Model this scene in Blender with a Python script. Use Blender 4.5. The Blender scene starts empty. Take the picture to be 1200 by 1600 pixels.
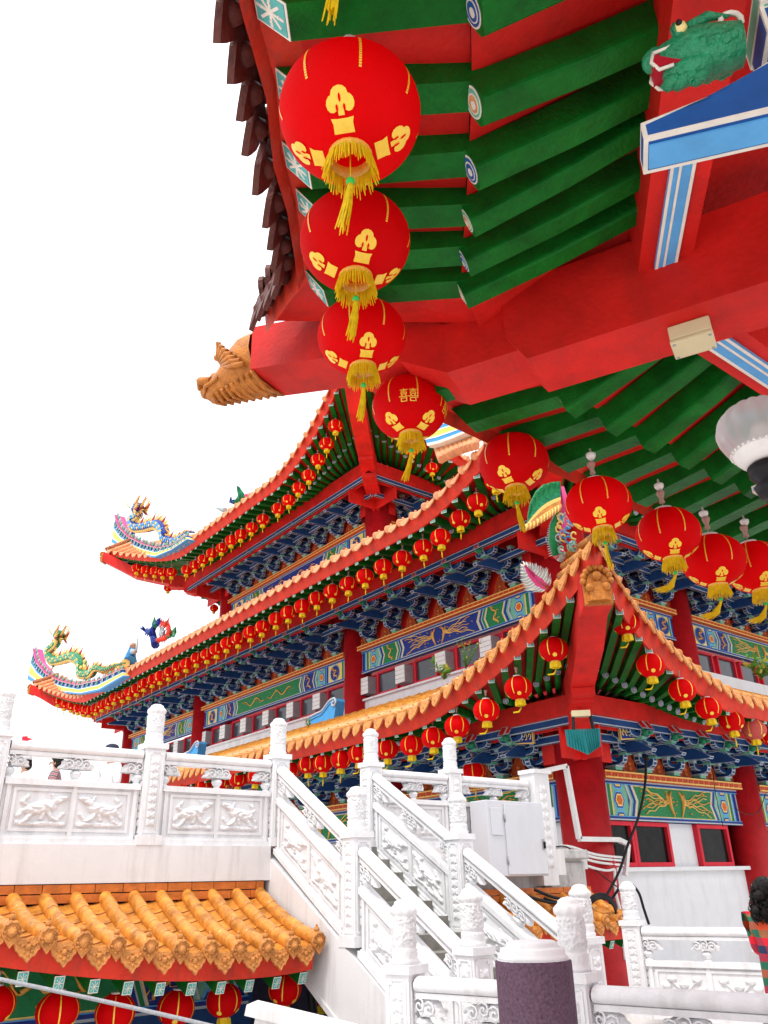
import bpy, math, random
from math import sin, cos, pi, radians, sqrt, atan2, floor
from mathutils import Vector, Matrix, noise
random.seed(7)
V = Vector
scene = bpy.context.scene
COL = scene.collection

# ------------------------------------------------------------------ camera
CAM = V((0, 0, 1.67))
PITCH, ROLL, YAW, FPX = 0.44008, -0.024851, 0.89869, 1240.3
def _axes():
    fwd = V((0, cos(PITCH), sin(PITCH))); up = V((0, -sin(PITCH), cos(PITCH))); rt = V((1, 0, 0))
    r2 = rt * cos(ROLL) + up * sin(ROLL); u2 = up * cos(ROLL) - rt * sin(ROLL)
    ex = V((sin(YAW), cos(YAW), 0)); ey = V((-cos(YAW), sin(YAW), 0)); ez = V((0, 0, 1))
    w = lambda d: V((d.dot(ex), d.dot(ey), d.dot(ez)))
    return w(r2), w(u2), w(fwd)
AR, AU, AF = _axes()
cd = bpy.data.cameras.new("camera"); co = bpy.data.objects.new("camera", cd); COL.objects.link(co)
co.matrix_world = Matrix(((AR.x, AU.x, -AF.x, CAM.x), (AR.y, AU.y, -AF.y, CAM.y), (AR.z, AU.z, -AF.z, CAM.z), (0, 0, 0, 1)))
cd.sensor_fit = 'VERTICAL'; cd.sensor_height = 24.0; cd.lens = FPX / 1600 * 24
cd.clip_start = 0.05; cd.clip_end = 3000
scene.camera = co
def ray(px, py): return AR * ((px - 600) / FPX) + AU * ((800 - py) / FPX) + AF
def onx(px, py, x): d = ray(px, py); return CAM + d * ((x - CAM.x) / d.x)
def ony(px, py, y): d = ray(px, py); return CAM + d * ((y - CAM.y) / d.y)
def onz(px, py, z): d = ray(px, py); return CAM + d * ((z - CAM.z) / d.z)
def dep(px, py, t): return CAM + ray(px, py) * t

# ------------------------------------------------------------------ sky, sun, exposure
SUN_EL, SUN_AZ = radians(58), radians(150)
w = bpy.data.worlds.new("World"); scene.world = w; w.use_nodes = True
nt = w.node_tree; nt.nodes.clear()
out = nt.nodes.new('ShaderNodeOutputWorld'); bg = nt.nodes.new('ShaderNodeBackground')
sky = nt.nodes.new('ShaderNodeTexSky'); sky.sky_type = 'NISHITA'; sky.sun_disc = False
sky.sun_elevation = SUN_EL; sky.sun_rotation = SUN_AZ; sky.air_density = 1.0; sky.dust_density = 4.0
tc = nt.nodes.new('ShaderNodeTexCoord'); nz = nt.nodes.new('ShaderNodeTexNoise'); nz.inputs['Scale'].default_value = 2.2; nz.inputs['Detail'].default_value = 6
rp = nt.nodes.new('ShaderNodeValToRGB')
rp.color_ramp.elements[0].color = (7.0, 7.15, 7.4, 1); rp.color_ramp.elements[1].color = (9.5, 9.5, 9.5, 1)
mx = nt.nodes.new('ShaderNodeMixRGB'); mx.inputs[0].default_value = 0.88
nt.links.new(tc.outputs['Generated'], nz.inputs['Vector']); nt.links.new(nz.outputs['Fac'], rp.inputs['Fac'])
nt.links.new(sky.outputs[0], mx.inputs[1]); nt.links.new(rp.outputs[0], mx.inputs[2])
# an overcast sky is brighter overhead than at the horizon
sx_ = nt.nodes.new('ShaderNodeSeparateXYZ'); mr = nt.nodes.new('ShaderNodeMapRange'); mr.inputs[1].default_value = 0.0; mr.inputs[2].default_value = 1.0; mr.inputs[3].default_value = 0.78; mr.inputs[4].default_value = 1.55
nt.links.new(tc.outputs['Generated'], sx_.inputs[0]); nt.links.new(sx_.outputs[2], mr.inputs[0])
vm = nt.nodes.new('ShaderNodeVectorMath'); vm.operation = 'SCALE'; nt.links.new(mx.outputs[0], vm.inputs[0]); nt.links.new(mr.outputs[0], vm.inputs['Scale'])
nt.links.new(vm.outputs[0], bg.inputs['Color']); bg.inputs['Strength'].default_value = 0.10
nt.links.new(bg.outputs[0], out.inputs[0])
sd = bpy.data.lights.new("sun", 'SUN'); sd.energy = 1.1; sd.angle = radians(14); sd.color = (1, 0.96, 0.9)
so = bpy.data.objects.new("sun", sd); COL.objects.link(so)
# light comes from behind and to the left of the camera
SUN_DIR = V((-0.75, -0.25, 0)).normalized() * cos(SUN_EL) + V((0, 0, sin(SUN_EL)))
so.rotation_euler = SUN_DIR.to_track_quat('Z', 'Y').to_euler()
sky.sun_rotation = atan2(SUN_DIR.x, SUN_DIR.y)
scene.view_settings.view_transform = 'Standard'; scene.view_settings.look = 'None'
scene.view_settings.exposure = 0.98; scene.view_settings.gamma = 1.0
try:
    scene.cycles.max_bounces = 8; scene.cycles.diffuse_bounces = 5
    scene.cycles.use_denoising = True
except Exception: pass

# ------------------------------------------------------------------ materials
MATS = {}
def mat(name, col, rough=0.6, var=0.25, vscale=3.0, bump=0.0, bscale=30.0, metal=0.0, spec=0.22, stain=None, stain_amt=0.0, stain_scale=(1.5, 1.5, 0.35), transl=0.0, coat=0.0, chip=None, chip_t=0.70, chip_scale=38.0, rnd=0.0):
    m = bpy.data.materials.new(name); m.use_nodes = True; n = m.node_tree; n.nodes.clear(); L = n.links
    o = n.nodes.new('ShaderNodeOutputMaterial'); b = n.nodes.new('ShaderNodeBsdfPrincipled')
    b.inputs['Roughness'].default_value = rough; b.inputs['Metallic'].default_value = metal
    b.inputs['Specular IOR Level'].default_value = spec; b.inputs['Coat Weight'].default_value = coat
    t = n.nodes.new('ShaderNodeTexCoord')
    nz = n.nodes.new('ShaderNodeTexNoise'); nz.inputs['Scale'].default_value = vscale; nz.inputs['Detail'].default_value = 8; nz.inputs['Roughness'].default_value = 0.65
    L.new(t.outputs['Object'], nz.inputs['Vector'])
    r = n.nodes.new('ShaderNodeValToRGB'); r.color_ramp.elements[0].position = 0.3; r.color_ramp.elements[1].position = 0.7
    c = V(col[:3]); lo = c * (1 - var); hi = c * (1 + var * 0.6)
    r.color_ramp.elements[0].color = (*lo, 1); r.color_ramp.elements[1].color = (*[min(1, x) for x in hi], 1)
    L.new(nz.outputs['Fac'], r.inputs['Fac']); last = r.outputs[0]
    if stain:
        mp = n.nodes.new('ShaderNodeMapping'); mp.inputs['Scale'].default_value = stain_scale
        n2 = n.nodes.new('ShaderNodeTexNoise'); n2.inputs['Scale'].default_value = 2.0; n2.inputs['Detail'].default_value = 10; n2.inputs['Roughness'].default_value = 0.7
        L.new(t.outputs['Object'], mp.inputs['Vector']); L.new(mp.outputs[0], n2.inputs['Vector'])
        r2 = n.nodes.new('ShaderNodeValToRGB'); r2.color_ramp.elements[0].position = 0.5; r2.color_ramp.elements[1].position = 0.75
        r2.color_ramp.elements[0].color = (0, 0, 0, 1); r2.color_ramp.elements[1].color = (stain_amt,) * 3 + (1,)
        L.new(n2.outputs['Fac'], r2.inputs['Fac'])
        mm = n.nodes.new('ShaderNodeMixRGB'); mm.inputs[2].default_value = (*stain, 1)
        L.new(r2.outputs[0], mm.inputs[0]); L.new(last, mm.inputs[1]); last = mm.outputs[0]
    if chip:   # small flakes of lost paint, gathered in patches
        n4 = n.nodes.new('ShaderNodeTexNoise'); n4.inputs['Scale'].default_value = chip_scale; n4.inputs['Detail'].default_value = 4
        n5 = n.nodes.new('ShaderNodeTexNoise'); n5.inputs['Scale'].default_value = chip_scale * .12; n5.inputs['Detail'].default_value = 3
        L.new(t.outputs['Object'], n4.inputs['Vector']); L.new(t.outputs['Object'], n5.inputs['Vector'])
        ad = n.nodes.new('ShaderNodeMath'); ad.operation = 'MULTIPLY_ADD'; ad.inputs[1].default_value = .55; L.new(n5.outputs['Fac'], ad.inputs[0]); L.new(n4.outputs['Fac'], ad.inputs[2])
        r4 = n.nodes.new('ShaderNodeValToRGB'); r4.color_ramp.elements[0].position = chip_t + .26; r4.color_ramp.elements[1].position = chip_t + .29
        L.new(ad.outputs[0], r4.inputs['Fac']); m4 = n.nodes.new('ShaderNodeMixRGB'); m4.inputs[2].default_value = (*chip, 1); L.new(r4.outputs[0], m4.inputs[0]); L.new(last, m4.inputs[1]); last = m4.outputs[0]
    if rnd:    # each copy faded a little differently
        oi = n.nodes.new('ShaderNodeObjectInfo'); mr_ = n.nodes.new('ShaderNodeMapRange'); mr_.inputs[3].default_value = 1 - rnd; mr_.inputs[4].default_value = 1 + rnd * .3
        hs = n.nodes.new('ShaderNodeHueSaturation'); L.new(oi.outputs['Random'], mr_.inputs[0]); L.new(mr_.outputs[0], hs.inputs['Value']); L.new(last, hs.inputs['Color']); last = hs.outputs[0]
    L.new(last, b.inputs['Base Color'])
    if bump:
        n3 = n.nodes.new('ShaderNodeTexNoise'); n3.inputs['Scale'].default_value = bscale; n3.inputs['Detail'].default_value = 6
        L.new(t.outputs['Object'], n3.inputs['Vector'])
        bp = n.nodes.new('ShaderNodeBump'); bp.inputs['Strength'].default_value = bump; bp.inputs['Distance'].default_value = 0.02
        L.new(n3.outputs['Fac'], bp.inputs['Height']); L.new(bp.outputs[0], b.inputs['Normal'])
    sh = b.outputs[0]
    if transl:
        tr = n.nodes.new('ShaderNodeBsdfTranslucent'); L.new(last, tr.inputs['Color'])
        ms = n.nodes.new('ShaderNodeMixShader'); ms.inputs[0].default_value = transl
        L.new(b.outputs[0], ms.inputs[1]); L.new(tr.outputs[0], ms.inputs[2]); sh = ms.outputs[0]
    L.new(sh, o.inputs[0]); MATS[name] = m; return m
M = MATS
mat('red_paint', (0.60, 0.014, 0.010), 0.55, 0.34, 1.6, 0.22, 30, chip=(0.30, 0.09, 0.07), chip_t=.775, chip_scale=60.0, stain=(0.2, 0.02, 0.015), stain_amt=0.5)
mat('red_column', (0.42, 0.008, 0.012), 0.38, 0.25, 4, 0.4, 60)
mat('red_wall', (0.62, 0.02, 0.04), 0.6, 0.15, 2, 0.2, 30)
mat('red_fascia', (0.66, 0.040, 0.018), 0.6, 0.25, 3, 0.3, 30, stain=(0.16, 0.05, 0.04), stain_amt=0.7, stain_scale=(4, 4, 0.6))
mat('green_paint', (0.003, 0.125, 0.012), 0.42, 0.38, 5, 0.35, 40, spec=0.14, chip=(0.22, 0.34, 0.25), chip_t=.79, chip_scale=70.0, stain=(0.003, 0.02, 0.006), stain_amt=0.6, stain_scale=(3, 3, 3))
mat('teal_end', (0.10, 0.42, 0.40), 0.6, 0.2, 20)
mat('ivory', (0.74, 0.70, 0.62), 0.6, 0.1, 20)
mat('blue_dark', (0.010, 0.055, 0.19), 0.6, 0.3, 4)
mat('blue_mid', (0.015, 0.09, 0.32), 0.5, 0.2, 6)
mat('blue_light', (0.10, 0.36, 0.70), 0.5, 0.15, 6)
mat('blue_royal', (0.008, 0.030, 0.22), 0.5, 0.3, 30)
mat('trim_white', (0.42, 0.48, 0.52), 0.6, 0.15, 20)
mat('trim_green', (0.16, 0.42, 0.30), 0.6, 0.15, 20)
mat('panel_green', (0.010, 0.19, 0.060), 0.5, 0.25, 20)
mat('gold', (0.75, 0.36, 0.045), 0.4, 0.25, 25, spec=0.6)
mat('gold_pale', (0.80, 0.56, 0.16), 0.45, 0.2, 20)
mat('flame_board', (0.36, 0.055, 0.012), 0.55, 0.45, 14, 0.5, 30)
mat('orange_band', (0.62, 0.13, 0.02), 0.5, 0.25, 15)
mat('orange_tile', (0.66, 0.27, 0.045), 0.24, 0.55, 8, 0.3, 25, spec=0.6, stain=(0.22, 0.07, 0.02), stain_amt=0.65, stain_scale=(3, 3, 3))
mat('orange_leaf', (0.62, 0.25, 0.065), 0.42, 0.35, 14, 0.8, 60, stain=(0.2, 0.07, 0.03), stain_amt=0.7, stain_scale=(6, 6, 6))
mat('salmon_tile', (0.72, 0.30, 0.14), 0.5, 0.25, 6, 0.4, 40)
mat('pan_tile', (0.34, 0.12, 0.06), 0.5, 0.4, 10, 0.3, 40)
mat('brick_orange', (0.56, 0.16, 0.03), 0.5, 0.35, 6, 0.4, 30)
mat('dark_tile', (0.11, 0.035, 0.028), 0.6, 0.5, 8, 0.5, 30)
mat('gold_carved', (0.48, 0.165, 0.026), 0.42, 0.4, 18, 0.5, 50)
mat('white_stone', (0.73, 0.732, 0.75), 0.55, 0.09, 6, 0.18, 60, stain=(0.36, 0.35, 0.34), stain_amt=0.45, stain_scale=(2.5, 2.5, 0.5))
mat('white_wall', (0.69, 0.685, 0.695), 0.7, 0.05, 3, 0.1, 60, stain=(0.36, 0.33, 0.30), stain_amt=0.6, stain_scale=(2.2, 2.2, 0.25))
mat('wall_plain', (0.71, 0.725, 0.75), 0.7, 0.05, 3, 0.1, 60, stain=(0.4, 0.38, 0.36), stain_amt=.3, stain_scale=(2, 2, .4))
mat('concrete', (0.50, 0.50, 0.50), 0.85, 0.2, 5, 0.3, 60, stain=(0.12, 0.12, 0.12), stain_amt=0.8, stain_scale=(4, 4, 1.5))
mat('paving', (0.64, 0.62, 0.60), 0.8, 0.15, 1.2, 0.2, 20)
mat('grey_brick', (0.24, 0.235, 0.21), 0.8, 0.3, 8, 0.3, 40)
mat('lantern_red', (0.86, 0.0012, 0.004), 0.6, 0.08, 3, 0.15, 120, transl=0.5, spec=0.10, rnd=.12)
mat('lantern_faded', (0.66, 0.13, 0.11), 0.7, 0.15, 6, transl=0.4, spec=0.2)
mat('lantern_gold', (0.85, 0.55, 0.04), 0.4, 0.12, 30, spec=0.6)
mat('fringe_yellow', (0.85, 0.62, 0.012), 0.6, 0.2, 40, transl=0.25)
mat('bead_green', (0.03, 0.45, 0.08), 0.3, 0.1)
mat('metal_white', (0.72, 0.70, 0.68), 0.35, 0.1, 8, metal=0.0)
mat('hook_brown', (0.42, 0.24, 0.2), 0.5, 0.3, 20)
mat('metal_grey', (0.33, 0.34, 0.36), 0.45, 0.15, 8)
mat('cabinet_white', (0.56, 0.57, 0.61), 0.4, 0.04, 2, 0.05, 20, stain=(0.4, 0.38, 0.36), stain_amt=0.3)
mat('beige_plastic', (0.62, 0.55, 0.34), 0.4, 0.06, 5)
mat('glass_dark', (0.010, 0.010, 0.010), 0.16, 0.8, 3, 0.25, 3, spec=0.12)
mat('glass_sky', (0.05, 0.055, 0.07), 0.15, 0.5, 1.0, spec=0.5)
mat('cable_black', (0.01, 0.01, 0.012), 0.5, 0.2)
mat('conduit', (0.72, 0.72, 0.71), 0.5, 0.08)
mat('purple_wrap', (0.115, 0.065, 0.10), 0.7, 0.55, 70, 0.4, 90)
mat('teal_metal', (0.006, 0.16, 0.17), 0.4, 0.15, 5)
mat('rope_grey', (0.30, 0.31, 0.33), 0.8, 0.3, 60)
mat('leaf_green', (0.10, 0.24, 0.035), 0.5, 0.3, 12, transl=0.3)
mat('leaf_yellow', (0.42, 0.42, 0.06), 0.5, 0.3, 12, transl=0.3)
mat('dragon_blue', (0.006, 0.02, 0.24), 0.5, 0.5, 18, 1.0, 30, spec=0.25, chip=(.10, .28, .55), chip_t=.64, chip_scale=16)
mat('dragon_green', (0.008, 0.21, 0.09), 0.5, 0.5, 18, 1.0, 30, spec=0.25, chip=(.5, .45, .10), chip_t=.70, chip_scale=16)
mat('beast_green', (0.012, 0.27, 0.12), 0.35, 0.3, 18, 0.8, 60, spec=0.5)
mat('magenta', (0.62, 0.06, 0.22), 0.5, 0.2, 10)
mat('stripe_yellow', (0.85, 0.60, 0.10), 0.5, 0.1, 8)
mat('stripe_cream', (0.82, 0.78, 0.66), 0.5, 0.1, 8)
mat('stripe_blue', (0.05, 0.28, 0.58), 0.5, 0.1, 8)
mat('skin', (0.48, 0.26, 0.17), 0.5, 0.1, 8)
mat('hair_black', (0.012, 0.010, 0.009), 0.45, 0.4, 30, 0.6, 60)
mat('cloth_white', (0.76, 0.76, 0.77), 0.8, 0.05, 4)
mat('cloth_grey', (0.30, 0.31, 0.33), 0.8, 0.2, 4)
mat('cloth_dark', (0.03, 0.03, 0.06), 0.8, 0.3, 40)
mat('eye_yellow', (0.75, 0.62, 0.25), 0.3, 0.1)
mat('mouth_red', (0.42, 0.01, 0.025), 0.4, 0.1)
def wave_mat(name, stops, scale, axis='X', rough=0.6):
    m = bpy.data.materials.new(name); m.use_nodes = True; n = m.node_tree; L = n.links; b = n.nodes['Principled BSDF']; b.inputs['Roughness'].default_value = rough
    t = n.nodes.new('ShaderNodeTexCoord'); wv = n.nodes.new('ShaderNodeTexWave'); wv.bands_direction = axis; wv.inputs['Scale'].default_value = scale; wv.inputs['Distortion'].default_value = 0.4
    r = n.nodes.new('ShaderNodeValToRGB'); r.color_ramp.interpolation = 'CONSTANT'
    while len(r.color_ramp.elements) < len(stops): r.color_ramp.elements.new(0.5)
    for e, (p, c) in zip(r.color_ramp.elements, stops): e.position = p; e.color = (*c, 1)
    L.new(t.outputs['Object'], wv.inputs['Vector']); L.new(wv.outputs['Fac'], r.inputs['Fac']); L.new(r.outputs[0], b.inputs['Base Color']); MATS[name] = m
wave_mat('woven_cloth', [(0, (0.35, 0.05, 0.06)), (0.25, (0.5, 0.45, 0.4)), (0.45, (0.06, 0.06, 0.14)), (0.7, (0.4, 0.34, 0.3)), (0.85, (0.03, 0.03, 0.05))], 9, 'DIAGONAL')
def plaid_mat(name):
    m = bpy.data.materials.new(name); m.use_nodes = True; n = m.node_tree; L = n.links; b = n.nodes['Principled BSDF']; b.inputs['Roughness'].default_value = 0.8
    tx = n.nodes.new('ShaderNodeTexCoord'); mp = n.nodes.new('ShaderNodeMapping'); mp.inputs['Scale'].default_value = (3.0, 3.0, 3.0); mp.inputs['Rotation'].default_value = (0, 0, 0.6)
    L.new(tx.outputs['Object'], mp.inputs['Vector']); sx = n.nodes.new('ShaderNodeSeparateXYZ'); L.new(mp.outputs[0], sx.inputs[0]); sp = sx
    def band(o, cols):
        fr = n.nodes.new('ShaderNodeMath'); fr.operation = 'FRACT'; L.new(o, fr.inputs[0])
        r = n.nodes.new('ShaderNodeValToRGB'); r.color_ramp.interpolation = 'CONSTANT'
        while len(r.color_ramp.elements) < len(cols): r.color_ramp.elements.new(0.5)
        for i, (e, c) in enumerate(zip(r.color_ramp.elements, cols)): e.position = i / len(cols); e.color = (*c, 1)
        L.new(fr.outputs[0], r.inputs[0]); return r.outputs[0]
    A = (0.80, 0.01, 0.03); G = (0.01, 0.26, 0.07); K = (0.01, 0.03, 0.08); O = (0.80, 0.16, 0.01)
    a = band(sp.outputs[0], [A, G, O, K, A, G]); c = band(sp.outputs[2], [A, K, A, G, O, G])
    mm = n.nodes.new('ShaderNodeMixRGB'); mm.inputs[0].default_value = 0.5; L.new(a, mm.inputs[1]); L.new(c, mm.inputs[2])
    L.new(mm.outputs[0], b.inputs['Base Color']); MATS[name] = m
plaid_mat('plaid')
def glass_mat():
    m = bpy.data.materials.new('globe_glass'); m.use_nodes = True; n = m.node_tree; b = n.nodes['Principled BSDF']
    b.inputs['Base Color'].default_value = (0.74, 0.74, 0.74, 1); b.inputs['Roughness'].default_value = 0.34; b.inputs['Specular IOR Level'].default_value = 0.2
    b.inputs['Transmission Weight'].default_value = 0.7; b.inputs['IOR'].default_value = 1.2; MATS['globe_glass'] = m
glass_mat()

# ------------------------------------------------------------------ mesh builder
class MB:
    def __init__(s): s.v = []; s.f = []; s.m = []; s.s = []
    def add(s, vs, fs, mi=0, sm=False):
        b = len(s.v); s.v += [V(p) for p in vs]
        for k, f in enumerate(fs):
            s.f.append([b + i for i in f]); s.m.append(mi[k] if isinstance(mi, (list, tuple)) else mi); s.s.append(sm)
        return s
    def obox(s, c, a, b, d, mi=0, line=0, lmi=1):
        c, a, b, d = V(c), V(a), V(b), V(d)
        p = [c + a * i + b * j + d * k for k in (-1, 1) for j in (-1, 1) for i in (-1, 1)]
        fs = [(0, 2, 3, 1), (4, 5, 7, 6), (0, 1, 5, 4), (2, 6, 7, 3), (0, 4, 6, 2), (1, 3, 7, 5)]
        if not line: return s.add(p, fs, mi)
        for f in fs: s.ringface([p[i] for i in f], line, mi, lmi)
        return s
    def ringface(s, q, t, mi, lmi):
        n = len(q); c = sum(q, V((0, 0, 0))) / n; inn = []
        for i in range(n):
            e1 = (q[i - 1] - q[i]); e2 = (q[(i + 1) % n] - q[i]); l1, l2 = e1.length, e2.length
            if l1 < 1e-6 or l2 < 1e-6: inn.append(q[i]); continue
            e1 /= l1; e2 /= l2; sn = max(0.3, e1.cross(e2).length); k = min(t / sn, 0.42 * l1, 0.42 * l2)
            inn.append(q[i] + (e1 + e2) * k)
        s.add(list(q) + inn, [(i, (i + 1) % n, n + (i + 1) % n, n + i) for i in range(n)] + [tuple(range(n, 2 * n))], [lmi] * n + [mi])
    def box(s, c, size, mi=0, rz=0, line=0, lmi=1):
        x, y, z = [k / 2 for k in size]; u = V((cos(rz), sin(rz), 0)); v = V((-sin(rz), cos(rz), 0))
        return s.obox(c, u * x, v * y, V((0, 0, z)), mi, line, lmi)
    def beam(s, a, b, wd, ht, mi=0, up=(0, 0, 1), line=0, lmi=1):
        a, b = V(a), V(b); d = (b - a) / 2; n = d.normalized(); r = n.cross(V(up)).normalized(); u = r.cross(n)
        return s.obox((a + b) / 2, d, r * wd / 2, u * ht / 2, mi, line, lmi)
    def prism(s, poly, o, u, v, n, d, mi=0, smi=None, line=0, lmi=1):
        o, u, v, n = V(o), V(u), V(v), V(n); k = len(poly)
        A = [o + u * x + v * y for x, y in poly]; B = [p + n * d for p in A]
        smi = mi if smi is None else smi
        if line:
            s.ringface(B, line, mi, lmi); s.ringface(list(reversed(A)), line, mi, lmi)
            for i in range(k): s.ringface([A[i], A[(i + 1) % k], B[(i + 1) % k], B[i]], line, mi, lmi)
            return s
        return s.add(A + B, [tuple(range(k - 1, -1, -1)), tuple(range(k, 2 * k))] + [(i, (i + 1) % k, k + (i + 1) % k, k + i) for i in range(k)], [mi, mi] + [smi] * k)
    def tube(s, pts, r, seg=8, mi=0, sm=True, cap=True, flat=1.0):
        pts = [V(p) for p in pts]; n = len(pts); R = r if isinstance(r, (list, tuple)) else [r] * n
        vs = []; pu = None
        for i in range(n):
            t = (pts[min(i + 1, n - 1)] - pts[max(i - 1, 0)])
            t = t.normalized() if t.length > 1e-9 else V((0, 0, 1))
            if pu is None:
                pu = t.cross(V((0, 0, 1)) if abs(t.z) < 0.9 else V((1, 0, 0))).normalized()
            pu = (pu - t * pu.dot(t)); pu = pu.normalized() if pu.length > 1e-6 else t.orthogonal().normalized()
            b = t.cross(pu)
            for k in range(seg): a = 2 * pi * k / seg; vs.append(pts[i] + pu * (R[i] * cos(a)) + b * (R[i] * sin(a) * flat))
        fs = [(i * seg + k, i * seg + (k + 1) % seg, (i + 1) * seg + (k + 1) % seg, (i + 1) * seg + k) for i in range(n - 1) for k in range(seg)]
        s.add(vs, fs, mi, sm)
        if cap:
            b0 = len(s.v) - len(vs)
            s.f += [[b0 + k for k in range(seg - 1, -1, -1)], [b0 + (n - 1) * seg + k for k in range(seg)]]; s.m += [mi, mi]; s.s += [False, False]
        return s
    def lathe(s, prof, c=(0, 0, 0), seg=24, mi=0, sm=True, axis=None, rfn=None, cap=True):
        c = V(c); vs = []
        if axis is None: X, Y, Z = V((1, 0, 0)), V((0, 1, 0)), V((0, 0, 1))
        else: Z = V(axis).normalized(); X = Z.orthogonal().normalized(); Y = Z.cross(X)
        for r, z in prof:
            for k in range(seg):
                a = 2 * pi * k / seg; rr = r + (rfn(a, z, r) if rfn else 0); vs.append(c + X * (rr * cos(a)) + Y * (rr * sin(a)) + Z * z)
        n = len(prof)
        fs = [(i * seg + k, i * seg + (k + 1) % seg, (i + 1) * seg + (k + 1) % seg, (i + 1) * seg + k) for i in range(n - 1) for k in range(seg)]
        s.add(vs, fs, mi, sm)
        b0 = len(s.v) - len(vs)
        if cap and prof[0][0] > 1e-4: s.f.append([b0 + k for k in range(seg - 1, -1, -1)]); s.m.append(mi); s.s.append(False)
        if cap and prof[-1][0] > 1e-4: s.f.append([b0 + (n - 1) * seg + k for k in range(seg)]); s.m.append(mi); s.s.append(False)
        return s
    def ball(s, c, r, mi=0, seg=10, sq=(1, 1, 1), R=None):
        vs = []; nr = max(4, seg // 2)
        for i in range(nr + 1):
            th = pi * i / nr
            for k in range(seg):
                a = 2 * pi * k / seg; p = V((sin(th) * cos(a) * sq[0] * r, sin(th) * sin(a) * sq[1] * r, cos(th) * sq[2] * r))
                vs.append(V(c) + (R @ p if R else p))
        fs = [(i * seg + k, (i + 1) * seg + k, (i + 1) * seg + (k + 1) % seg, i * seg + (k + 1) % seg) for i in range(nr) for k in range(seg)]
        return s.add(vs, fs, mi, True)
    def grid(s, fn, nu, nv, mi=0, sm=True):
        vs = [fn(i / nu, j / nv) for j in range(nv + 1) for i in range(nu + 1)]
        fs = [(j * (nu + 1) + i, j * (nu + 1) + i + 1, (j + 1) * (nu + 1) + i + 1, (j + 1) * (nu + 1) + i) for j in range(nv) for i in range(nu)]
        return s.add(vs, fs, mi, sm)
    def map(s, fn, start=0):
        for i in range(start, len(s.v)): s.v[i] = fn(s.v[i])
        return s
    def build(s, name, mats, parent=None, base=None):
        if isinstance(mats, str): mats = [mats]
        if base is None: base = parent_base(parent)
        me = bpy.data.meshes.new(name); me.from_pydata([tuple(p - base) for p in s.v], [], s.f)
        for x in mats: me.materials.append(MATS[x])
        me.polygons.foreach_set('material_index', s.m); me.polygons.foreach_set('use_smooth', s.s)
        me.validate(); me.update()
        o = bpy.data.objects.new(name, me); COL.objects.link(o)
        if parent: o.parent = parent
        else: o.location = base
        return o
def parent_base(p):
    b = V((0, 0, 0))
    while p is not None: b += p.location; p = p.parent
    return b
def thing(name, label, cat, loc=(0, 0, 0), group=None):
    o = bpy.data.objects.new(name, None); COL.objects.link(o); o.location = loc; o.empty_display_size = 0.1
    o['label'] = label; o['category'] = cat
    if group: o['group'] = group
    return o
def tag(o, label, cat, group=None):
    o['label'] = label; o['category'] = cat
    if group: o['group'] = group
    return o
def struct(o): o['kind'] = 'structure'; return o
def dup(root, loc, rz=0.0, sc=1.0, label=None, group=None, tilt=(0, 0)):
    r = root.copy(); COL.objects.link(r); r.location = loc; r.rotation_euler = (tilt[0], tilt[1], rz); r.scale = (sc, sc, sc)
    if label: r['label'] = label
    if group: r['group'] = group
    def rec(src, dst):
        for ch in src.children:
            c = ch.copy(); COL.objects.link(c); c.parent = dst; rec(ch, c)
    rec(root, r); return r
ORD = ['', 'first', 'second', 'third', 'fourth', 'fifth', 'sixth', 'seventh', 'eighth', 'ninth', 'tenth', 'eleventh', 'twelfth', 'thirteenth', 'fourteenth', 'fifteenth', 'sixteenth', 'seventeenth', 'eighteenth', 'nineteenth', 'twentieth']
def ordn(i):
    if i <= 20: return ORD[i]
    t, u = divmod(i, 10); T = {2: 'twenty', 3: 'thirty', 4: 'forty', 5: 'fifty'}[t]
    return T + '-' + ORD[u] if u else {2: 'twentieth', 3: 'thirtieth', 4: 'fortieth', 5: 'fiftieth'}[t]
def lerp(a, b, t): return a + (b - a) * t
def smooth01(x): x = max(0.0, min(1.0, x)); return x * x * (3 - 2 * x)
X3, Y3, Z3 = V((1, 0, 0)), V((0, 1, 0)), V((0, 0, 1))
# ------------------------------------------------------------------ halls: roof sides, rafters, brackets, painted beams
class Side:
    def __init__(s, o, u, n, LA, D0, Dt, Lc, z0, rise, p=1.3, start=True, end=True):
        s.o, s.u, s.n = V((o[0], o[1], 0)), V(u), V(n); s.LA, s.D0, s.Dt, s.Lc, s.z0, s.rise, s.p, s.st, s.en = LA, D0, Dt, Lc, z0, rise, p, start, end
    def g(s, a):
        g0 = max(0, 1 - (a + s.Dt) / s.Lc) if s.st else 0; g1 = max(0, 1 - (s.LA + s.Dt - a) / s.Lc) if s.en else 0
        return (min(g0, 1), 1) if g0 >= g1 else (min(g1, 1), -1)
    def pt(s, a, off, z): q = s.o + s.u * a + s.n * off; return V((q.x, q.y, z))
    def eave(s, a, inset=0.0, dz=0.0):
        g, sg = s.g(a); off = s.D0 + (s.Dt - s.D0) * g ** 1.9 - inset
        return s.pt(a + sg * inset * g, off, s.z0 + s.rise * g ** s.p + dz)
    def inner(s, a, D, dz, zf):
        g, sg = s.g(a); return s.pt(a + sg * (s.Dt - D) * g, D, s.z0 + dz + s.rise * zf * g ** s.p)
    def rng(s): return (-s.Dt if s.st else 0.0, s.LA + s.Dt if s.en else s.LA)
    def mat(s, a, off, z): # local x = along, y = outward, z = up
        q = s.pt(a, off, z); return Matrix(((s.u.x, s.n.x, 0, q.x), (s.u.y, s.n.y, 0, q.y), (0, 0, 1, q.z), (0, 0, 0, 1)))
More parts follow.
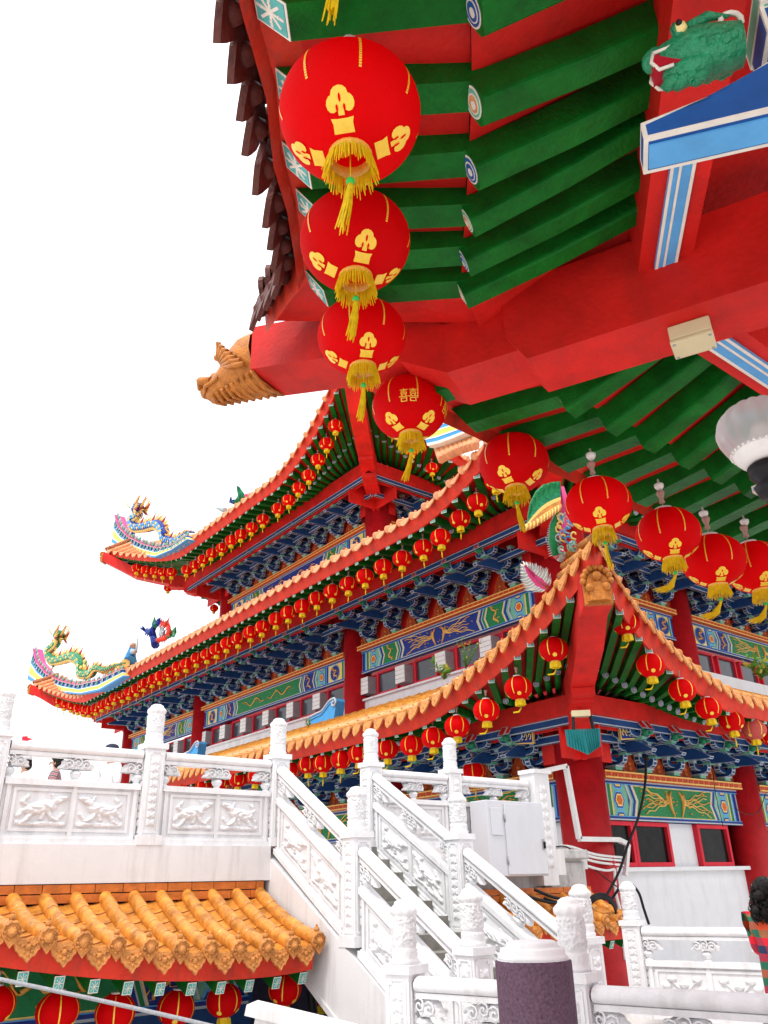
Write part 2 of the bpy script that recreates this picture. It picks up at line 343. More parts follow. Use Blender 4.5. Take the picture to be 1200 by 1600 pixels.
def inst(src, name, parent, Mx, sc=None):
    o = bpy.data.objects.new(name, src.data if hasattr(src, 'data') else src); COL.objects.link(o); o.parent = parent
    o.matrix_local = Matrix.Translation(-parent_base(parent)) @ Mx; return o

FMATS = ['trim_white', 'blue_royal', 'panel_green', 'gold_pale', 'gold', 'orange_band', 'trim_green', 'blue_mid', 'blue_light']
def frieze(o, u, n, L, H, center, sub=None, square=False, fig='phoenix'):
    o, u, n = V(o), V(u), V(n); mb = MB(); rnd = random.Random(int(L * 100))
    mb.obox(o + u * L / 2 + Z3 * H / 2 - n * 0.07, u * L / 2, n * 0.07, Z3 * H / 2, 7)
    def lay(poly, lv, mi): mb.prism(poly, o, u, Z3, n, 0.003 + 0.004 * lv, mi)
    def line(pts, r, mi=4, off=0.016):
        mb.tube([o + u * x + Z3 * y + n * off for x, y in pts], r, 5, mi, flat=0.6)
    def ring(cx, cy, R, r, mi): line([(cx + R * cos(t * pi / 9), cy + R * sin(t * pi / 9)) for t in range(19)], r, mi)
    def dragon(cx, cy, ln, am, rot=0, lv=0.02):
        pts = []
        for i in range(19):
            t = i / 18 - 0.5; x, y = t * ln, am * sin(t * 11) * (1 - 0.5 * abs(t)); pts.append((cx + x * cos(rot) - y * sin(rot), cy + x * sin(rot) + y * cos(rot)))
        line(pts, [H * 0.045 * (1 - 0.75 * abs(i / 18 - 0.35)) for i in range(19)], 4, lv)
        for i in (3, 7, 11, 15):
            x, y = pts[i]; d = rnd.uniform(0, 6)
            line([(x, y), (x + 0.1 * H * cos(d), y + 0.1 * H * sin(d)), (x + 0.16 * H * cos(d + 0.7), y + 0.16 * H * sin(d + 0.7))], H * 0.014, 4, lv)
        hx, hy = pts[-1]; line([(hx - 0.06 * H, hy - 0.02 * H), (hx + 0.09 * H, hy + 0.05 * H)], [H * 0.06, H * 0.03], 4, lv)
    def phoenix(cx, cy, sg, H0=H):
        H = H0
        line([(cx + sg * .12 * H, cy - 0.36 * H), (cx, cy - .1 * H), (cx - sg * 0.05 * H, cy + .06 * H), (cx + sg * 0.02 * H, cy + 0.2 * H), (cx + sg * 0.12 * H, cy + 0.32 * H)], [H * 0.02, H * 0.06, H * 0.09, H * 0.05, H * 0.02], 4)
        for k in range(6): line([(cx - sg * .02 * H, cy + .05 * H), (cx - sg * (.10 + .03 * k) * H, cy + (.3 - .05 * k) * H)], [H * 0.03, H * 0.008], 3 if k % 2 else 4)
        for k in range(7):
            ph = rnd.uniform(0, 3); a = -0.55 + k * 0.2; ln = min(cw * .36, H * 1.9) * rnd.uniform(0.75, 1.05)
            line([(cx - sg * t / 9 * ln, cy + max(-.36 * H, min(.36 * H, 0.02 * H + t / 9 * H * .62 * sin(a) + 0.035 * H * sin(t * 1.7 + ph)))) for t in range(10)], H * 0.024, 4 if k % 2 else 3)
        for k in range(3): line([(cx, cy), (cx - sg * 0.16 * H, cy + (k - 0.2) * 0.15 * H)], [H * 0.05, H * 0.01], 4)
    def blob(x, y, r): line([(x - r, y), (x + r, y + r * 0.6)], [r, r * 0.6], 4)
    base = .42 + .42 + .265 + (.94 if sub else 0) + (1.06 if square else 0); ws_ = max(.85, min(2.2, (.27 if sub else .205) * L / (base * H))); HW = H * ws_
    for mir in (0, 1):
        X = (lambda x: L - x) if mir else (lambda x: x)
        def P(pl): return [(X(x), y) for x, y in pl]
        x = 0.0
        for mi, ww in ((0, .05), (1, .13), (8, .05), (0, .04), (2, .11), (3, .04)): lay(P([(x, 0), (x + ww * HW, 0), (x + ww * HW, H), (x, H)]), 1, mi); x += ww * HW
        if square:
            wq = 0.8 * HW; lay(P([(x, 0), (x + wq, 0), (x + wq, H), (x, H)]), 1, 3)
            c = x + wq / 2; lay(P([(c + 0.33 * H * cos(t * pi / 8), H / 2 + 0.33 * H * sin(t * pi / 8)) for t in range(16)]), 2, 1); ring(X(c), H / 2, 0.35 * H, 0.02 * H, 8)
            dragon(X(c), H / 2, 0.5 * H, 0.12 * H, 1.2); x += wq
            for mi, ww in ((0, .04), (1, .12), (8, .04), (1, .06)): lay(P([(x, 0), (x + ww * HW, 0), (x + ww * HW, H), (x, H)]), 1, mi); x += ww * HW
        wh = 0.52 * HW; lay(P([(x, 0), (x + wh, 0), (x + wh, H), (x, H)]), 1, 6)
        for cy in (0, 0.5 * H, H):
            for R, mi, lv in ((.27, 8, 2), (.22, 1, 3), (.18, 3, 4), (.13, 5, 5)):
                pl = [(x + wh * 0.42 + R * H * 0.95 * cos(t * pi / 3), cy + R * H * sin(t * pi / 3 )) for t in range(6)]
                pl = [(px, min(H, max(0, py))) for px, py in pl]; lay(P(pl), lv, mi)
        k = 0.2 * H; x += wh * 0.8
        def zig(x, cols):
            for mi, ww in cols:
                ww *= HW; lay(P([(x, 0), (x + k, H / 2), (x, H), (x + ww, H), (x + ww + k, H / 2), (x + ww, 0)]), 6, mi); x += ww
            return x
        x = zig(x, ((0, .05), (6, .06), (1, .09), (0, .035), (3, .03)))
        if sub:
            ws = 0.62 * HW; lay(P([(x, 0), (x + k, H / 2), (x, H), (x + ws, H), (x + ws + k, H / 2), (x + ws, 0)]), 6, 1 if sub == 'blue' else 2)
            dragon(X(x + ws / 2 + k * 0.6), H / 2, 0.7 * H, 0.1 * H, 1.35, 0.034)
            for q in range(5): blob(X(x + k + rnd.uniform(0.15, 0.5) * HW), rnd.uniform(.15, .85) * H, 0.022 * H)
            x = zig(x + ws, ((3, .03), (0, .035), (2, .08), (0, .03), (1, .08), (0, .04), (3, .03)))
        xe = x
    lay([(xe, 0), (xe + k, H / 2), (xe, H), (L - xe, H), (L - xe - k, H / 2), (L - xe, 0)], 6, 0)
    lay([(xe + .05 * H, .04 * H), (xe + k + .05 * H, H / 2), (xe + .05 * H, .96 * H), (L - xe - .05 * H, .96 * H), (L - xe - k - .05 * H, H / 2), (L - xe - .05 * H, .04 * H)], 7, 3)
    xi = xe + .085 * H
    lay([(xi, .13 * H), (xi + k * .8, H / 2), (xi, .87 * H), (L - xi, .87 * H), (L - xi - k * .8, H / 2), (L - xi, .13 * H)], 8, 1 if center == 'blue' else 2)
    def lift(fn):
        st = len(mb.v); fn(); 
        for i in range(st, len(mb.v)): mb.v[i] += n * 0.028
    cw = L - 2 * xe
    if fig == 'phoenix':
        lift(lambda: (phoenix(L / 2 - 0.30 * H, H * .5, 1), phoenix(L / 2 + 0.30 * H, H * .5, -1), [blob(L / 2 + rnd.uniform(-.42, .42) * cw, rnd.uniform(.2, .8) * H, .034 * H) for _ in range(26)]))
    else:
        lift(lambda: (dragon(L / 2 - cw * .2, H * .5, cw * .33, .16 * H), dragon(L / 2 + cw * .2, H * .5, cw * .33, -.16 * H), [blob(L / 2 + rnd.uniform(-.4, .4) * cw, rnd.uniform(.22, .78) * H, .022 * H) for _ in range(22)]))
    for y0, y1, mi in ((0, .035, 0), (.035, .09, 1), (.09, .105, 8), (.895, .91, 8), (.91, .965, 1), (.965, 1, 0)): lay([(0, y0 * H), (L, y0 * H), (L, y1 * H), (0, y1 * H)], 9.5, mi)
    return mb

def bracket_mesh(W, Hh, Pj, key):
    """one bracket cluster: x along the wall, y outward, z up"""
    mb = MB(); t = 0.013; ow = .12
    def cross(p, z, ln, h, c=.16):   # arm along the wall with upturned ends and bearing blocks
        pl = [(-ln / 2, h * 1.9), (-ln / 2, h * .9), (-ln / 2 + c * .25, h * .3), (-ln / 2 + c * .8, 0), (ln / 2 - c * .8, 0), (ln / 2 - c * .25, h * .3), (ln / 2, h * .9), (ln / 2, h * 1.9), (ln / 2 - c * .6, h * 1.9), (ln / 2 - c * .6, h * 1.15), (ln / 2 - c * 1.1, h), (-ln / 2 + c * 1.1, h), (-ln / 2 + c * .6, h * 1.15), (-ln / 2 + c * .6, h * 1.9)]
        mb.prism(pl, (0, p - .06, z), X3, Z3, Y3, .12, 0, line=t, lmi=1)
        for x in (-ln / 2 + c * .3, ln / 2 - c * .3):
            mb.box((x, p, z + h * 1.9 + .02), (.10, .13, .04), 1); mb.box((x, p, z + h * 1.9 + .055), (.15, .17, .03), 2)
    def out(pl, w_=ow, mi=0): mb.prism([(p * Pj, z * Hh) for p, z in pl], (-w_ / 2, 0, 0), Y3, Z3, X3, w_, mi, line=t, lmi=1)
    mb.box((0, .05, .05 * Hh), (.2, .2, .07 * Hh), 2); mb.box((0, .05, .10 * Hh), (.26, .26, .03 * Hh), 1)
    out([(-.1, .12), (.26, .12), (.36, .17), (.40, .26), (.40, .34), (.30, .34), (.28, .28), (-.1, .28)])
    out([(-.1, .36), (.98, .33), (1.16, .30), (1.20, .36), (1.02, .46), (.86, .56), (.76, .62), (-.1, .62)])
    out([(-.1, .66), (.80, .64), (.92, .68), (.97, .76), (.97, .84), (-.1, .84)])
    out([(-.1, .87), (.86, .87), (1.02, .80), (1.08, .92), (1.02, 1.0), (-.1, 1.0)], ow * 1.1)
    mb.prism([(0, 0), (.16, -.04), (.02, .17 * Hh), (-.13, .2 * Hh)], (-.08, Pj * 1.02, .84 * Hh), Y3, Z3, X3, .16, 3, line=t * 1.3, lmi=1)
    cross(.12 * Pj, .20 * Hh, W * .52, .10 * Hh); cross(.14 * Pj, .46 * Hh, W * .80, .09 * Hh)
    cross(.42 * Pj, .40 * Hh, W * .52, .10 * Hh); cross(.46 * Pj, .66 * Hh, W * .84, .09 * Hh); cross(.82 * Pj, .66 * Hh, W * .58, .10 * Hh)
    mb.box((0, .40 * Pj, .355 * Hh), (.17, .17, .05), 2); mb.box((0, .88 * Pj, .635 * Hh), (.15, .15, .05), 2)
    # small green beast head on the upper arm
    y = 1.04 * Pj; z = .74 * Hh
    mb.ball((0, y, z), .07, 4, 8, (1, 1.4, .9)); mb.ball((0, y + .10, z - .02), .045, 4, 6, (1, 1.3, .8)); mb.ball((.05, y - .02, z + .06), .028, 4, 6); mb.ball((-.05, y - .02, z + .06), .028, 4, 6)
    for q in range(3): mb.tube([(0, y - .06 - .04 * q, z + .04), (0, y - .12 - .05 * q, z + .11)], [.02, .004], 4, 2)
    # orange flame board between clusters, flat against the wall
    fl = [(0, 0), (.28, 0), (.30, .12), (.20, .2), (.24, .32), (.12, .4), (.08, .55), (0, .62)]
    fl = [(x * W / 1.5, y * Hh / 1.2) for x, y in fl]; fl = fl + [(-x, y) for x, y in reversed(fl[1:-1])]
    mb.prism(fl, (W / 2, -.02, .02), X3, Z3, Y3, .03, 5, line=.018, lmi=6)
    for q in (.10, .22): mb.ball((W / 2, .02, q * Hh), .04, 6, 6, (1.6, .4, 1))
    o = mb.build('bracket_set', ['blue_dark', 'trim_white', 'trim_green', 'red_paint', 'beast_green', 'flame_board', 'orange_band'], None, V((0, 0, 0)))
    me = o.data; bpy.data.objects.remove(o); return me

def tile_row(mb, side, step, tile_len, rt, leaf=1.0, slope=0.33, lw=None):
    a0, a1 = side.rng(); n = int((a1 - a0) / step); step = (a1 - a0) / n
    for i in range(n + 1):
        a = a0 + i * step; e = side.eave(a, 0.02, 0.055); q = side.eave(a, 0.02 + tile_len, 0.055 + tile_len * slope); q2 = side.eave(a, .02 + tile_len * .5, .05 + tile_len * slope * .5)
        d = (e - q).normalized()
        mb.tube([q, q2, e], rt, 8, 0); mb.lathe([(rt * .2, .05), (rt * .75, .045), (rt * 1.0, .03), (rt * 1.06, 0)], e + d * .005, 10, 1, False, d)
        mb.ball(e - d * .12 + Z3 * rt * 1.15, rt * .35, 1, 6)
        if i < n:
            c = side.eave(a + step / 2, 0.0, 0); tv = (side.eave(a + step, 0, 0) - side.eave(a, 0, 0)); w = lw or min(.115, step * .36)
            tv = tv.normalized(); dn = (V((side.n.x, side.n.y, 0)) * .35 - Z3).normalized(); nn = tv.cross(dn)
            nn = nn if nn.dot(side.n) > 0 else -nn
            pl = [(-w * 1.15, .03), (-w * 1.1, -.06), (-w * .9, -.14), (-w * .4, -.2), (0, -.235), (w * .4, -.2), (w * .9, -.14), (w * 1.1, -.06), (w * 1.15, .03)]
            pl = [(x, y * leaf) for x, y in pl]; mb.prism([(x, -y) for x, y in pl], c + Z3 * .02, tv, dn, nn, .03, 1)
            c2 = c + dn * .09 * leaf + nn * .022; mb.ball(c2, .035, 1, 6); mb.ball(c2 + tv * w * .55 - dn * .04, .024, 1, 5); mb.ball(c2 - tv * w * .55 - dn * .04, .024, 1, 5); mb.ball(c2 + dn * .06, .02, 1, 5)

def roof_side(root, side, cfg, rafters):
    S = side; a0, a1 = S.rng(); N = max(24, int((a1 - a0) / .5)); As = [lerp(a0, a1, i / N) for i in range(N + 1)]
    mb = MB(); inn = cfg['run']; pit = cfg['pitch']
    rows = []
    for k in range(7):
        t = k / 6; row = []
        for a in As:
            e = S.eave(a, 0, .03); q = S.inner(a, S.D0 - inn, 0, 0); z = e.z + t * inn * pit * (.8 + .2 * t); z = lerp(e.z, S.z0 + inn * pit, t) if e.z > S.z0 + .02 else z
            row.append(V((lerp(e.x, q.x, t), lerp(e.y, q.y, t), z)))
        rows.append(row)
    nu = len(As); vs = [p for r in rows for p in r]
    mb.add(vs, [(k * nu + i, k * nu + i + 1, (k + 1) * nu + i + 1, (k + 1) * nu + i) for k in range(6) for i in range(nu - 1)], 2, True)
    tile_row(mb, S, cfg['tile'], cfg['tlen'], cfg['rt'], cfg.get('leaf', 1), pit * 1.0, cfg.get('lw'))
    mb.build('tile_roof', cfg['tmats'], root)
    fb = MB(); f = cfg['fascia']
    def strip(A, B, mi, rev=False):
        n = len(A); fb.add(A + B, [(i, i + 1, n + i + 1, n + i) for i in range(n - 1)], mi)
    top = [S.eave(a, .03, .02) for a in As]; bot = [S.eave(a, .03 + f * .42, -f * .8) for a in As]; bot2 = [S.eave(a, .09 + f * .42, -f * .78) for a in As]
    strip(top, bot, 0); strip(bot, bot2, 0)
    fb.build('fascia', ['red_fascia'], root)
    db = MB(); dk = cfg['deck']
    zb, zp = cfg['zb'], cfg['zp']
    A = [S.eave(a, .06 + f * .3, -f * .45) for a in As]; B = [S.inner(a, cfg['Db'], zb + .05, .55) for a in As]; Cc = [S.inner(a, cfg['Dp'] - .3, zp + .16, .12) for a in As]
    n = len(As); db.add(A + B + Cc, [(i, i + 1, n + i + 1, n + i) for i in range(n - 1)] + [(n + i, n + i + 1, 2 * n + i + 1, 2 * n + i) for i in range(n - 1)], 0)
    db.build('soffit_board', ['red_paint'], root)
    # purlin
    pb = MB(); pu = [S.inner(a, cfg['Dp'], zp - .06, .0) for a in (a0 + S.Dt - cfg['Dp'] - .2, a1 - (S.Dt - cfg['Dp'] - .2 if S.en else 0))]
    pu[0] = S.pt(-cfg['Dp'] - .1 if S.st else 0, cfg['Dp'], S.z0 + zp - cfg['ph'] / 2); pu[1] = S.pt(S.LA + (cfg['Dp'] + .1 if S.en else 0), cfg['Dp'], S.z0 + zp - cfg['ph'] / 2)
    pb.beam(pu[0], pu[1], .26, cfg['ph'], 0); bd = S.n * -.16 - Z3 * (cfg['ph'] * .5 + .08); pb.beam(pu[0] + bd, pu[1] + bd, .06, .18, 0)
    for S_ok, aa, ab in ((S.st, -cfg['Dp'], .5), (S.en, S.LA - .5, S.LA + cfg['Dp'])):
        if S_ok: pb.beam(S.pt(aa, .36, S.z0 + zp - .55), S.pt(ab, .36, S.z0 + zp - .55), .05, .95, 0)
    pb.build('purlin', ['red_paint'], root)
    # rafters
    st = cfg['rstep']; m = int((a1 - a0 - .5) / st)
    for i in range(m + 1):
        a = a0 + .35 + i * st
        if a > a1 - .25: break
        e = S.eave(a, .07 + f * .42, -f * .8 + .02); b = S.inner(a, cfg['Db'], zb - .03, .55); b2 = S.inner(a, cfg['Db'] - .15, zb - .0, .5); pp = S.inner(a, cfg['Dp'] - .25, zp + .06, .12)
        rafters.append((e, b2, 'flying_rafter', S)); rafters.append((S.inner(a, cfg['Db'] + .06, zb - .13, .57), pp, 'rafter', S))

def flying_mesh(mb, e, b, wd, ht):
    d = (b - e).normalized(); mb.beam(e, b, wd, ht, 0)
    r = d.cross(Z3).normalized(); u = r.cross(d); o = e - d * .004
    h = .5
    mb.prism([(-wd * h, -ht * h), (wd * h, -ht * h), (wd * h, ht * h), (-wd * h, ht * h)], o, r, u, -d, .004, 2)
    q = .42
    mb.prism([(-wd * q, -ht * q), (wd * q, -ht * q), (wd * q, ht * q), (-wd * q, ht * q)], o - d * .004, r, u, -d, .004, 1)
    for an in (pi / 4, 3 * pi / 4, 0, pi / 2):
        c, s_ = cos(an) * .4, sin(an) * .4; t = .05
        mb.prism([(wd * (-c - t * s_), ht * (-s_ + t * c)), (wd * (c - t * s_), ht * (s_ + t * c)), (wd * (c + t * s_), ht * (s_ - t * c)), (wd * (-c + t * s_), ht * (-s_ - t * c))], o - d * .009, r, u, -d, .003 + .0015 * an, 2)
def lower_mesh(mb, b, p, wd):
    d = (p - b).normalized(); mb.tube([b, lerp(b, p, .5), p], wd / 2, 10, 0, cap=True)
    for r, mi, k in ((.48, 1, 1), (.40, 2, 2), (.28, 1, 3), (.20, 2, 4), (.1, 1, 5)): mb.lathe([(wd * r, 0), (wd * r, .003 * k)], b, 12, mi, False, -d)
def build_rafters(root, rafters, wd, keep=95):
    rafters.sort(key=lambda r: ((r[0] + r[1]) / 2 - CAM).length)
    cnt = {'flying_rafter': 0, 'rafter': 0}; rest = {'flying_rafter': MB(), 'rafter': MB()}
    for e, b, kind, S in rafters:
        cnt[kind] += 1; mb = MB() if cnt[kind] <= keep else rest[kind]
        if kind == 'rafter': lower_mesh(mb, e, b, wd * 1.05)
        else: flying_mesh(mb, e, b, wd, wd * 1.15)
        if cnt[kind] <= keep: mb.build(kind, ['green_paint', 'ivory' if kind == 'rafter' else 'teal_end', 'blue_mid' if kind == 'rafter' else 'ivory'], root)
    for kind, mb in rest.items():
        if mb.v: o = mb.build(kind, ['green_paint', 'ivory' if kind == 'rafter' else 'teal_end', 'blue_mid' if kind == 'rafter' else 'ivory'], root); o['kind'] = 'stuff'
def sweep(mb, pts, wd, ht, mi=0, side=None):
    """box beam whose underside runs through pts"""
    n = len(pts); d = (pts[-1] - pts[0]); r = V((d.y, -d.x, 0)).normalized() * wd / 2
    vs = []
    for p in pts: vs += [p - r, p + r, p + r + Z3 * ht, p - r + Z3 * ht]
    fs = [(0, 1, 2, 3), ((n - 1) * 4 + 3, (n - 1) * 4 + 2, (n - 1) * 4 + 1, (n - 1) * 4)]
    for i in range(n - 1):
        for k in range(4): fs.append((i * 4 + k, i * 4 + (k + 1) % 4, (i + 1) * 4 + (k + 1) % 4, (i + 1) * 4 + k))
    mb.add(vs, fs, mi)
def hip(root, corner, dirv, Dt, ztip, zp, wd, plate=True, zlow=None, Dl=1.3):
    d = V((dirv[0], dirv[1], 0)).normalized(); R2 = sqrt(2); c = V((corner[0], corner[1], 0))
    def q(off, z): p = c + d * off * R2; return V((p.x, p.y, z))
    mb = MB(); pts = [q(-.2, zp - .02), q(Dl + .35, zp + .02), q(Dl + .42, zp + .1), q(lerp(Dl, Dt, .6), lerp(zp, ztip, .3)), q(lerp(Dl, Dt, .82), lerp(zp, ztip, .55)), q(Dt - .02, ztip - .52)]
    sweep(mb, pts, wd, .46)
    for k in range(3): sweep(mb, [q(Dl - .25 + k * .2, zp - .10 - .0 + k * .03), q(Dl + .02 + k * .2, zp - .1 + k * .03)], wd * .96, .12)
    o1 = mb.build('hip_beam', ['red_paint'], root)
    mb = MB(); zl = zlow if zlow is not None else zp - .42
    sweep(mb, [q(-.3, zl), q(Dl - .35, zl), q(Dl - .1, zl + .12), q(Dl - .1, zl + .14)], wd * .95, .34); mb.build('hip_beam', ['red_paint'], root)
    mb = MB(); e = q(Dt, ztip - .52); r = V((d.y, -d.x, 0))
    pl = []
    for t in range(13):
        a = pi * t / 12; pl.append((wd * .56 * cos(a), .30 + .26 * sin(a) + .02 * cos(a * 7)))
    pl = [(-wd * .56, -.02), (wd * .56, -.02)] + pl
    pl = [(x * .84, y * .86) for x, y in pl]; mb.prism(pl, e, r, Z3, d, .09, 0); pl2 = [(x * .82, .03 + y * .82) for x, y in pl]; mb.prism(pl2, e + d * .09, r, Z3, d, .035, 0)
    mb.prism([(-wd * .3, .02), (wd * .3, .02)] + [(wd * .3 * cos(pi * t / 8), .12 + .17 * sin(pi * t / 8)) for t in range(9)], e + d * .125, r, Z3, d, .03, 0)
    for t in range(9): a = pi * t / 8; mb.ball(e + d * .12 + r * (wd * .46 * cos(a)) + Z3 * (.3 + .2 * sin(a)), .05, 0, 6)
    mb.ball(e + d * .16 + Z3 * .36, .07, 0, 8); mb.ball(e + d * .16 + r * .11 + Z3 * .2, .06, 0, 6); mb.ball(e + d * .16 - r * .11 + Z3 * .2, .06, 0, 6)
    mb.build('carved_plate', ['gold_carved'], root)

def column(root, x, y, z0, z1, r, seg=28):
    mb = MB(); mb.lathe([(r * 1.25, z0), (r * 1.25, z0 + .12), (r * 1.02, z0 + .2), (r, z0 + .25), (r, z1)], (x, y, 0), seg, 0); mb.build('column', ['red_column'], root)
def facade(root, S, cols, zc, fz, brm, cfg, styles):
    """purlin to frieze on one side; cols = positions along the side"""
    wy = cfg['wall']  # wall plane offset (outward)
    H = fz[1] - fz[0]; cr = cfg['cr']
    a0, a1 = cols[0], cols[-1]
    bb = MB(); bb.obox(S.pt((a0 + a1) / 2, wy - .16, (fz[1] + S.z0 + cfg['zp'] + .1) / 2), S.u * (a1 - a0) / 2, S.n * .06, Z3 * ((S.z0 + cfg['zp'] + .1 - fz[1]) / 2), 0); bb.build('wall', ['red_paint'], root)
    for i in range(len(cols) - 1):
        b0, b1 = cols[i] + cr * .9, cols[i + 1] - cr * .9
        cen, sub, sq, fg = styles[i % len(styles)]
        frieze(S.pt(b0, wy, fz[0]), S.u, S.n, b1 - b0, H, cen, sub, sq, fg).build('frieze', FMATS, root)
        mb = MB(); mb.obox(S.pt((b0 + b1) / 2, wy + .03, fz[1] + .07), S.u * (b1 - b0) / 2, S.n * .16, Z3 * .07, 0)
        ft = S.pt((b0 + b1) / 2, wy + .19, fz[1] + .07); mb.obox(ft + S.n * .003 - Z3 * .05, S.u * (b1 - b0) / 2, S.n * .003, Z3 * .012, 1); mb.obox(ft + S.n * .003 + Z3 * .055, S.u * (b1 - b0) / 2, S.n * .003, Z3 * .010, 1)
        q = b0 + .05
        while q < b1 - .15:   # meander key
            for dx, dz, w_, h_ in ((0, -.02, .008, .04), (.045, .012, .05, .008), (.09, -.004, .008, .03), (.065, -.02, .025, .008)):
                mb.obox(S.pt(q + dx, wy + .193, fz[1] + .075 + dz), S.u * w_, S.n * .003, Z3 * h_ * .9, 2)
            q += .19
        mb.build('cornice', ['orange_band', 'gold_pale', 'red_column'], root)
        n = max(1, round((b1 - b0) / cfg['bstep'])); sp = (b1 - b0) / n
        for k in range(n): inst(brm, 'bracket_set', root, S.mat(b0 + (k + .5) * sp, wy + .02, fz[1] + .15))
    # long blue tie beams stepping out under the purlin
    for j, f in enumerate((.5, 1.0)):
        mb = MB(); off = wy + (cfg['Dp'] - wy) * f; z = lerp(fz[1] + .2, S.z0 + cfg['zp'] - cfg['ph'], .35 + .55 * f)
        ex = off * .9 if S.st else 0; ex2 = off * .9 if S.en else 0
        mb.obox(S.pt((a0 - ex + a1 + ex2) / 2, off, z), S.u * ((a1 - a0 + ex + ex2) / 2), S.n * .05, Z3 * .07, 0, .018, 1); mb.build('tie_beam', ['blue_dark', 'trim_white'], root)
def window(root, S, a, w, z0, z1, off, fm, glass='glass_dark', fw=.07, mull=0):
    mb = MB(); zc = (z0 + z1) / 2; h = z1 - z0
    for s in (-1, 1): mb.obox(S.pt(a + s * (w / 2 - fw / 2), off, zc), S.u * fw / 2, S.n * .06, Z3 * (h / 2 - fw), 0)
    mb.obox(S.pt(a, off, z1 - fw / 2), S.u * w / 2, S.n * .06, Z3 * fw / 2, 0); mb.obox(S.pt(a, off, z0 + fw / 2), S.u * w / 2, S.n * .06, Z3 * fw / 2, 0)
    for k in range(mull): mb.obox(S.pt(a - w / 2 + w * (k + 1) / (mull + 1), off, zc), S.u * fw * .35, S.n * .045, Z3 * (h / 2 - fw), 0)
    f = mb.build('window', [fm], root)
    g = MB(); g.obox(S.pt(a, off - .02, zc), S.u * (w / 2 - fw - .004), S.n * .012, Z3 * (h / 2 - fw - .004), 0); g.build('pane', [glass], f)
# ------------------------------------------------------------------ great hall (two roofs seen)
MX, MY, ML = 15.0, 12.2, 27.1
hall = thing('temple_hall', 'great red temple hall with two upswept tiled roofs and painted blue bracket rows', 'temple', (MX, MY, 0))
mcfg = dict(run=3.9, pitch=.40, tile=.5, tlen=.9, rt=.10, leaf=.80, lw=.14, tmats=['salmon_tile', 'salmon_tile', 'salmon_tile'], fascia=.36, deck=0, zb=-.14, zp=-.02, Db=2.15, Dp=1.45, ph=.42, rstep=.46, wall=.12, cr=.42, bstep=1.16)
mL = Side((MX, MY), Y3, -X3, ML, 3.2, 4.0, 5.6, 10.0, 1.55, 1.4)
mR = Side((MX, MY), X3, -Y3, 22.0, 3.2, 4.0, 5.6, 10.0, 1.55, 1.4, True, False)
mB = Side((MX, MY + ML), X3, Y3, 22.0, 3.2, 4.0, 5.6, 10.0, 1.55, 1.4, True, False)
raf = []
for S in (mL, mR): roof_side(hall, S, mcfg, raf)
roof_side(hall, mB, mcfg, raf)
BR_M = bracket_mesh(1.16, .98, 1.25, 'm')
lcols = [0.0, 8.2, 19.25, ML]; rcols = [0.0, 5.4, 14.0, 22.0]
STL = [('blue', 'green', False, 'phoenix'), ('green', 'blue', True, 'dragon'), ('blue', 'green', False, 'phoenix')]
facade(hall, mL, lcols, 8.6, (7.74, 8.46), BR_M, mcfg, STL); facade(hall, mR, rcols, 8.6, (7.74, 8.46), BR_M, mcfg, [('green', 'blue', True, 'phoenix')])
for a in lcols: column(hall, MX, MY + a, 0, 10.0, .44)
for a in rcols[1:3]: column(hall, MX + a, MY, 0, 10.0, .44)
column(hall, MX + 5.4, MY + ML, 0, 10, .44)
hip(hall, (MX, MY), (-1, -1), 4.0, 11.5, 9.75, .5, Dl=1.5); hip(hall, (MX, MY + ML), (-1, 1), 4.0, 11.5, 9.75, .5, Dl=1.5)
# storey below the frieze: red wall, windows, white sill ledge
mb = MB(); mb.obox((MX + .25, MY + ML / 2, 3.85), X3 * .1, Y3 * ML / 2, Z3 * 3.85); mb.obox((MX + 11, MY + .25, 3.85), X3 * 10.7, Y3 * .1, Z3 * 3.85)
mb.build('wall', ['red_wall'], hall)
mb = MB(); mb.obox((MX + .1, MY + ML / 2, 6.62), X3 * .16, Y3 * (ML / 2 + .2), Z3 * .28); mb.obox((MX + .06, MY + ML / 2, 6.92), X3 * .20, Y3 * (ML / 2 + .3), Z3 * .03)
mb.obox((MX + 11, MY - .12, 6.72), X3 * 10.7, Y3 * .3, Z3 * .2); mb.build('ledge', ['white_wall'], hall)
for px in (610, 740, 466, 420, 640 / 1.0 - 282, 333, 528): pass
wins = [(0.62, 1.05), (2.05, 1.2), (4.05, 1.25), (6.45, 1.25)]
for b0, n in ((0.55, 4), (8.75, 6), (19.8, 4)):
    L_ = {0.55: 7.2, 8.75: 10.1, 19.8: 6.8}[b0]
    for k in range(n):
        a = b0 + L_ * (k + .45) / n; window(hall, mL, a, 1.0, 7.0, 7.7, -.1, 'red_wall', 'glass_sky', .06)
        if k < n - 1 or b0 > 0:
            a2 = a + L_ / n * .5; mb = MB(); c = mL.pt(a2, .0, 7.34)
            mb.obox(c, mL.u * .22, mL.n * .17, Z3 * .26, 0)
            for j in range(4): mb.obox(c + mL.n * .178 + Z3 * (-.195 + j * .13), mL.u * .215, mL.n * .008, Z3 * .058, 1)
            mb.build('louvre_box', ['metal_grey', 'metal_white'], hall)
for k in range(6): window(hall, mR, 6.6 + k * 1.25, 1.0, 7.0, 7.7, -.1, 'red_wall', 'glass_sky', .06)
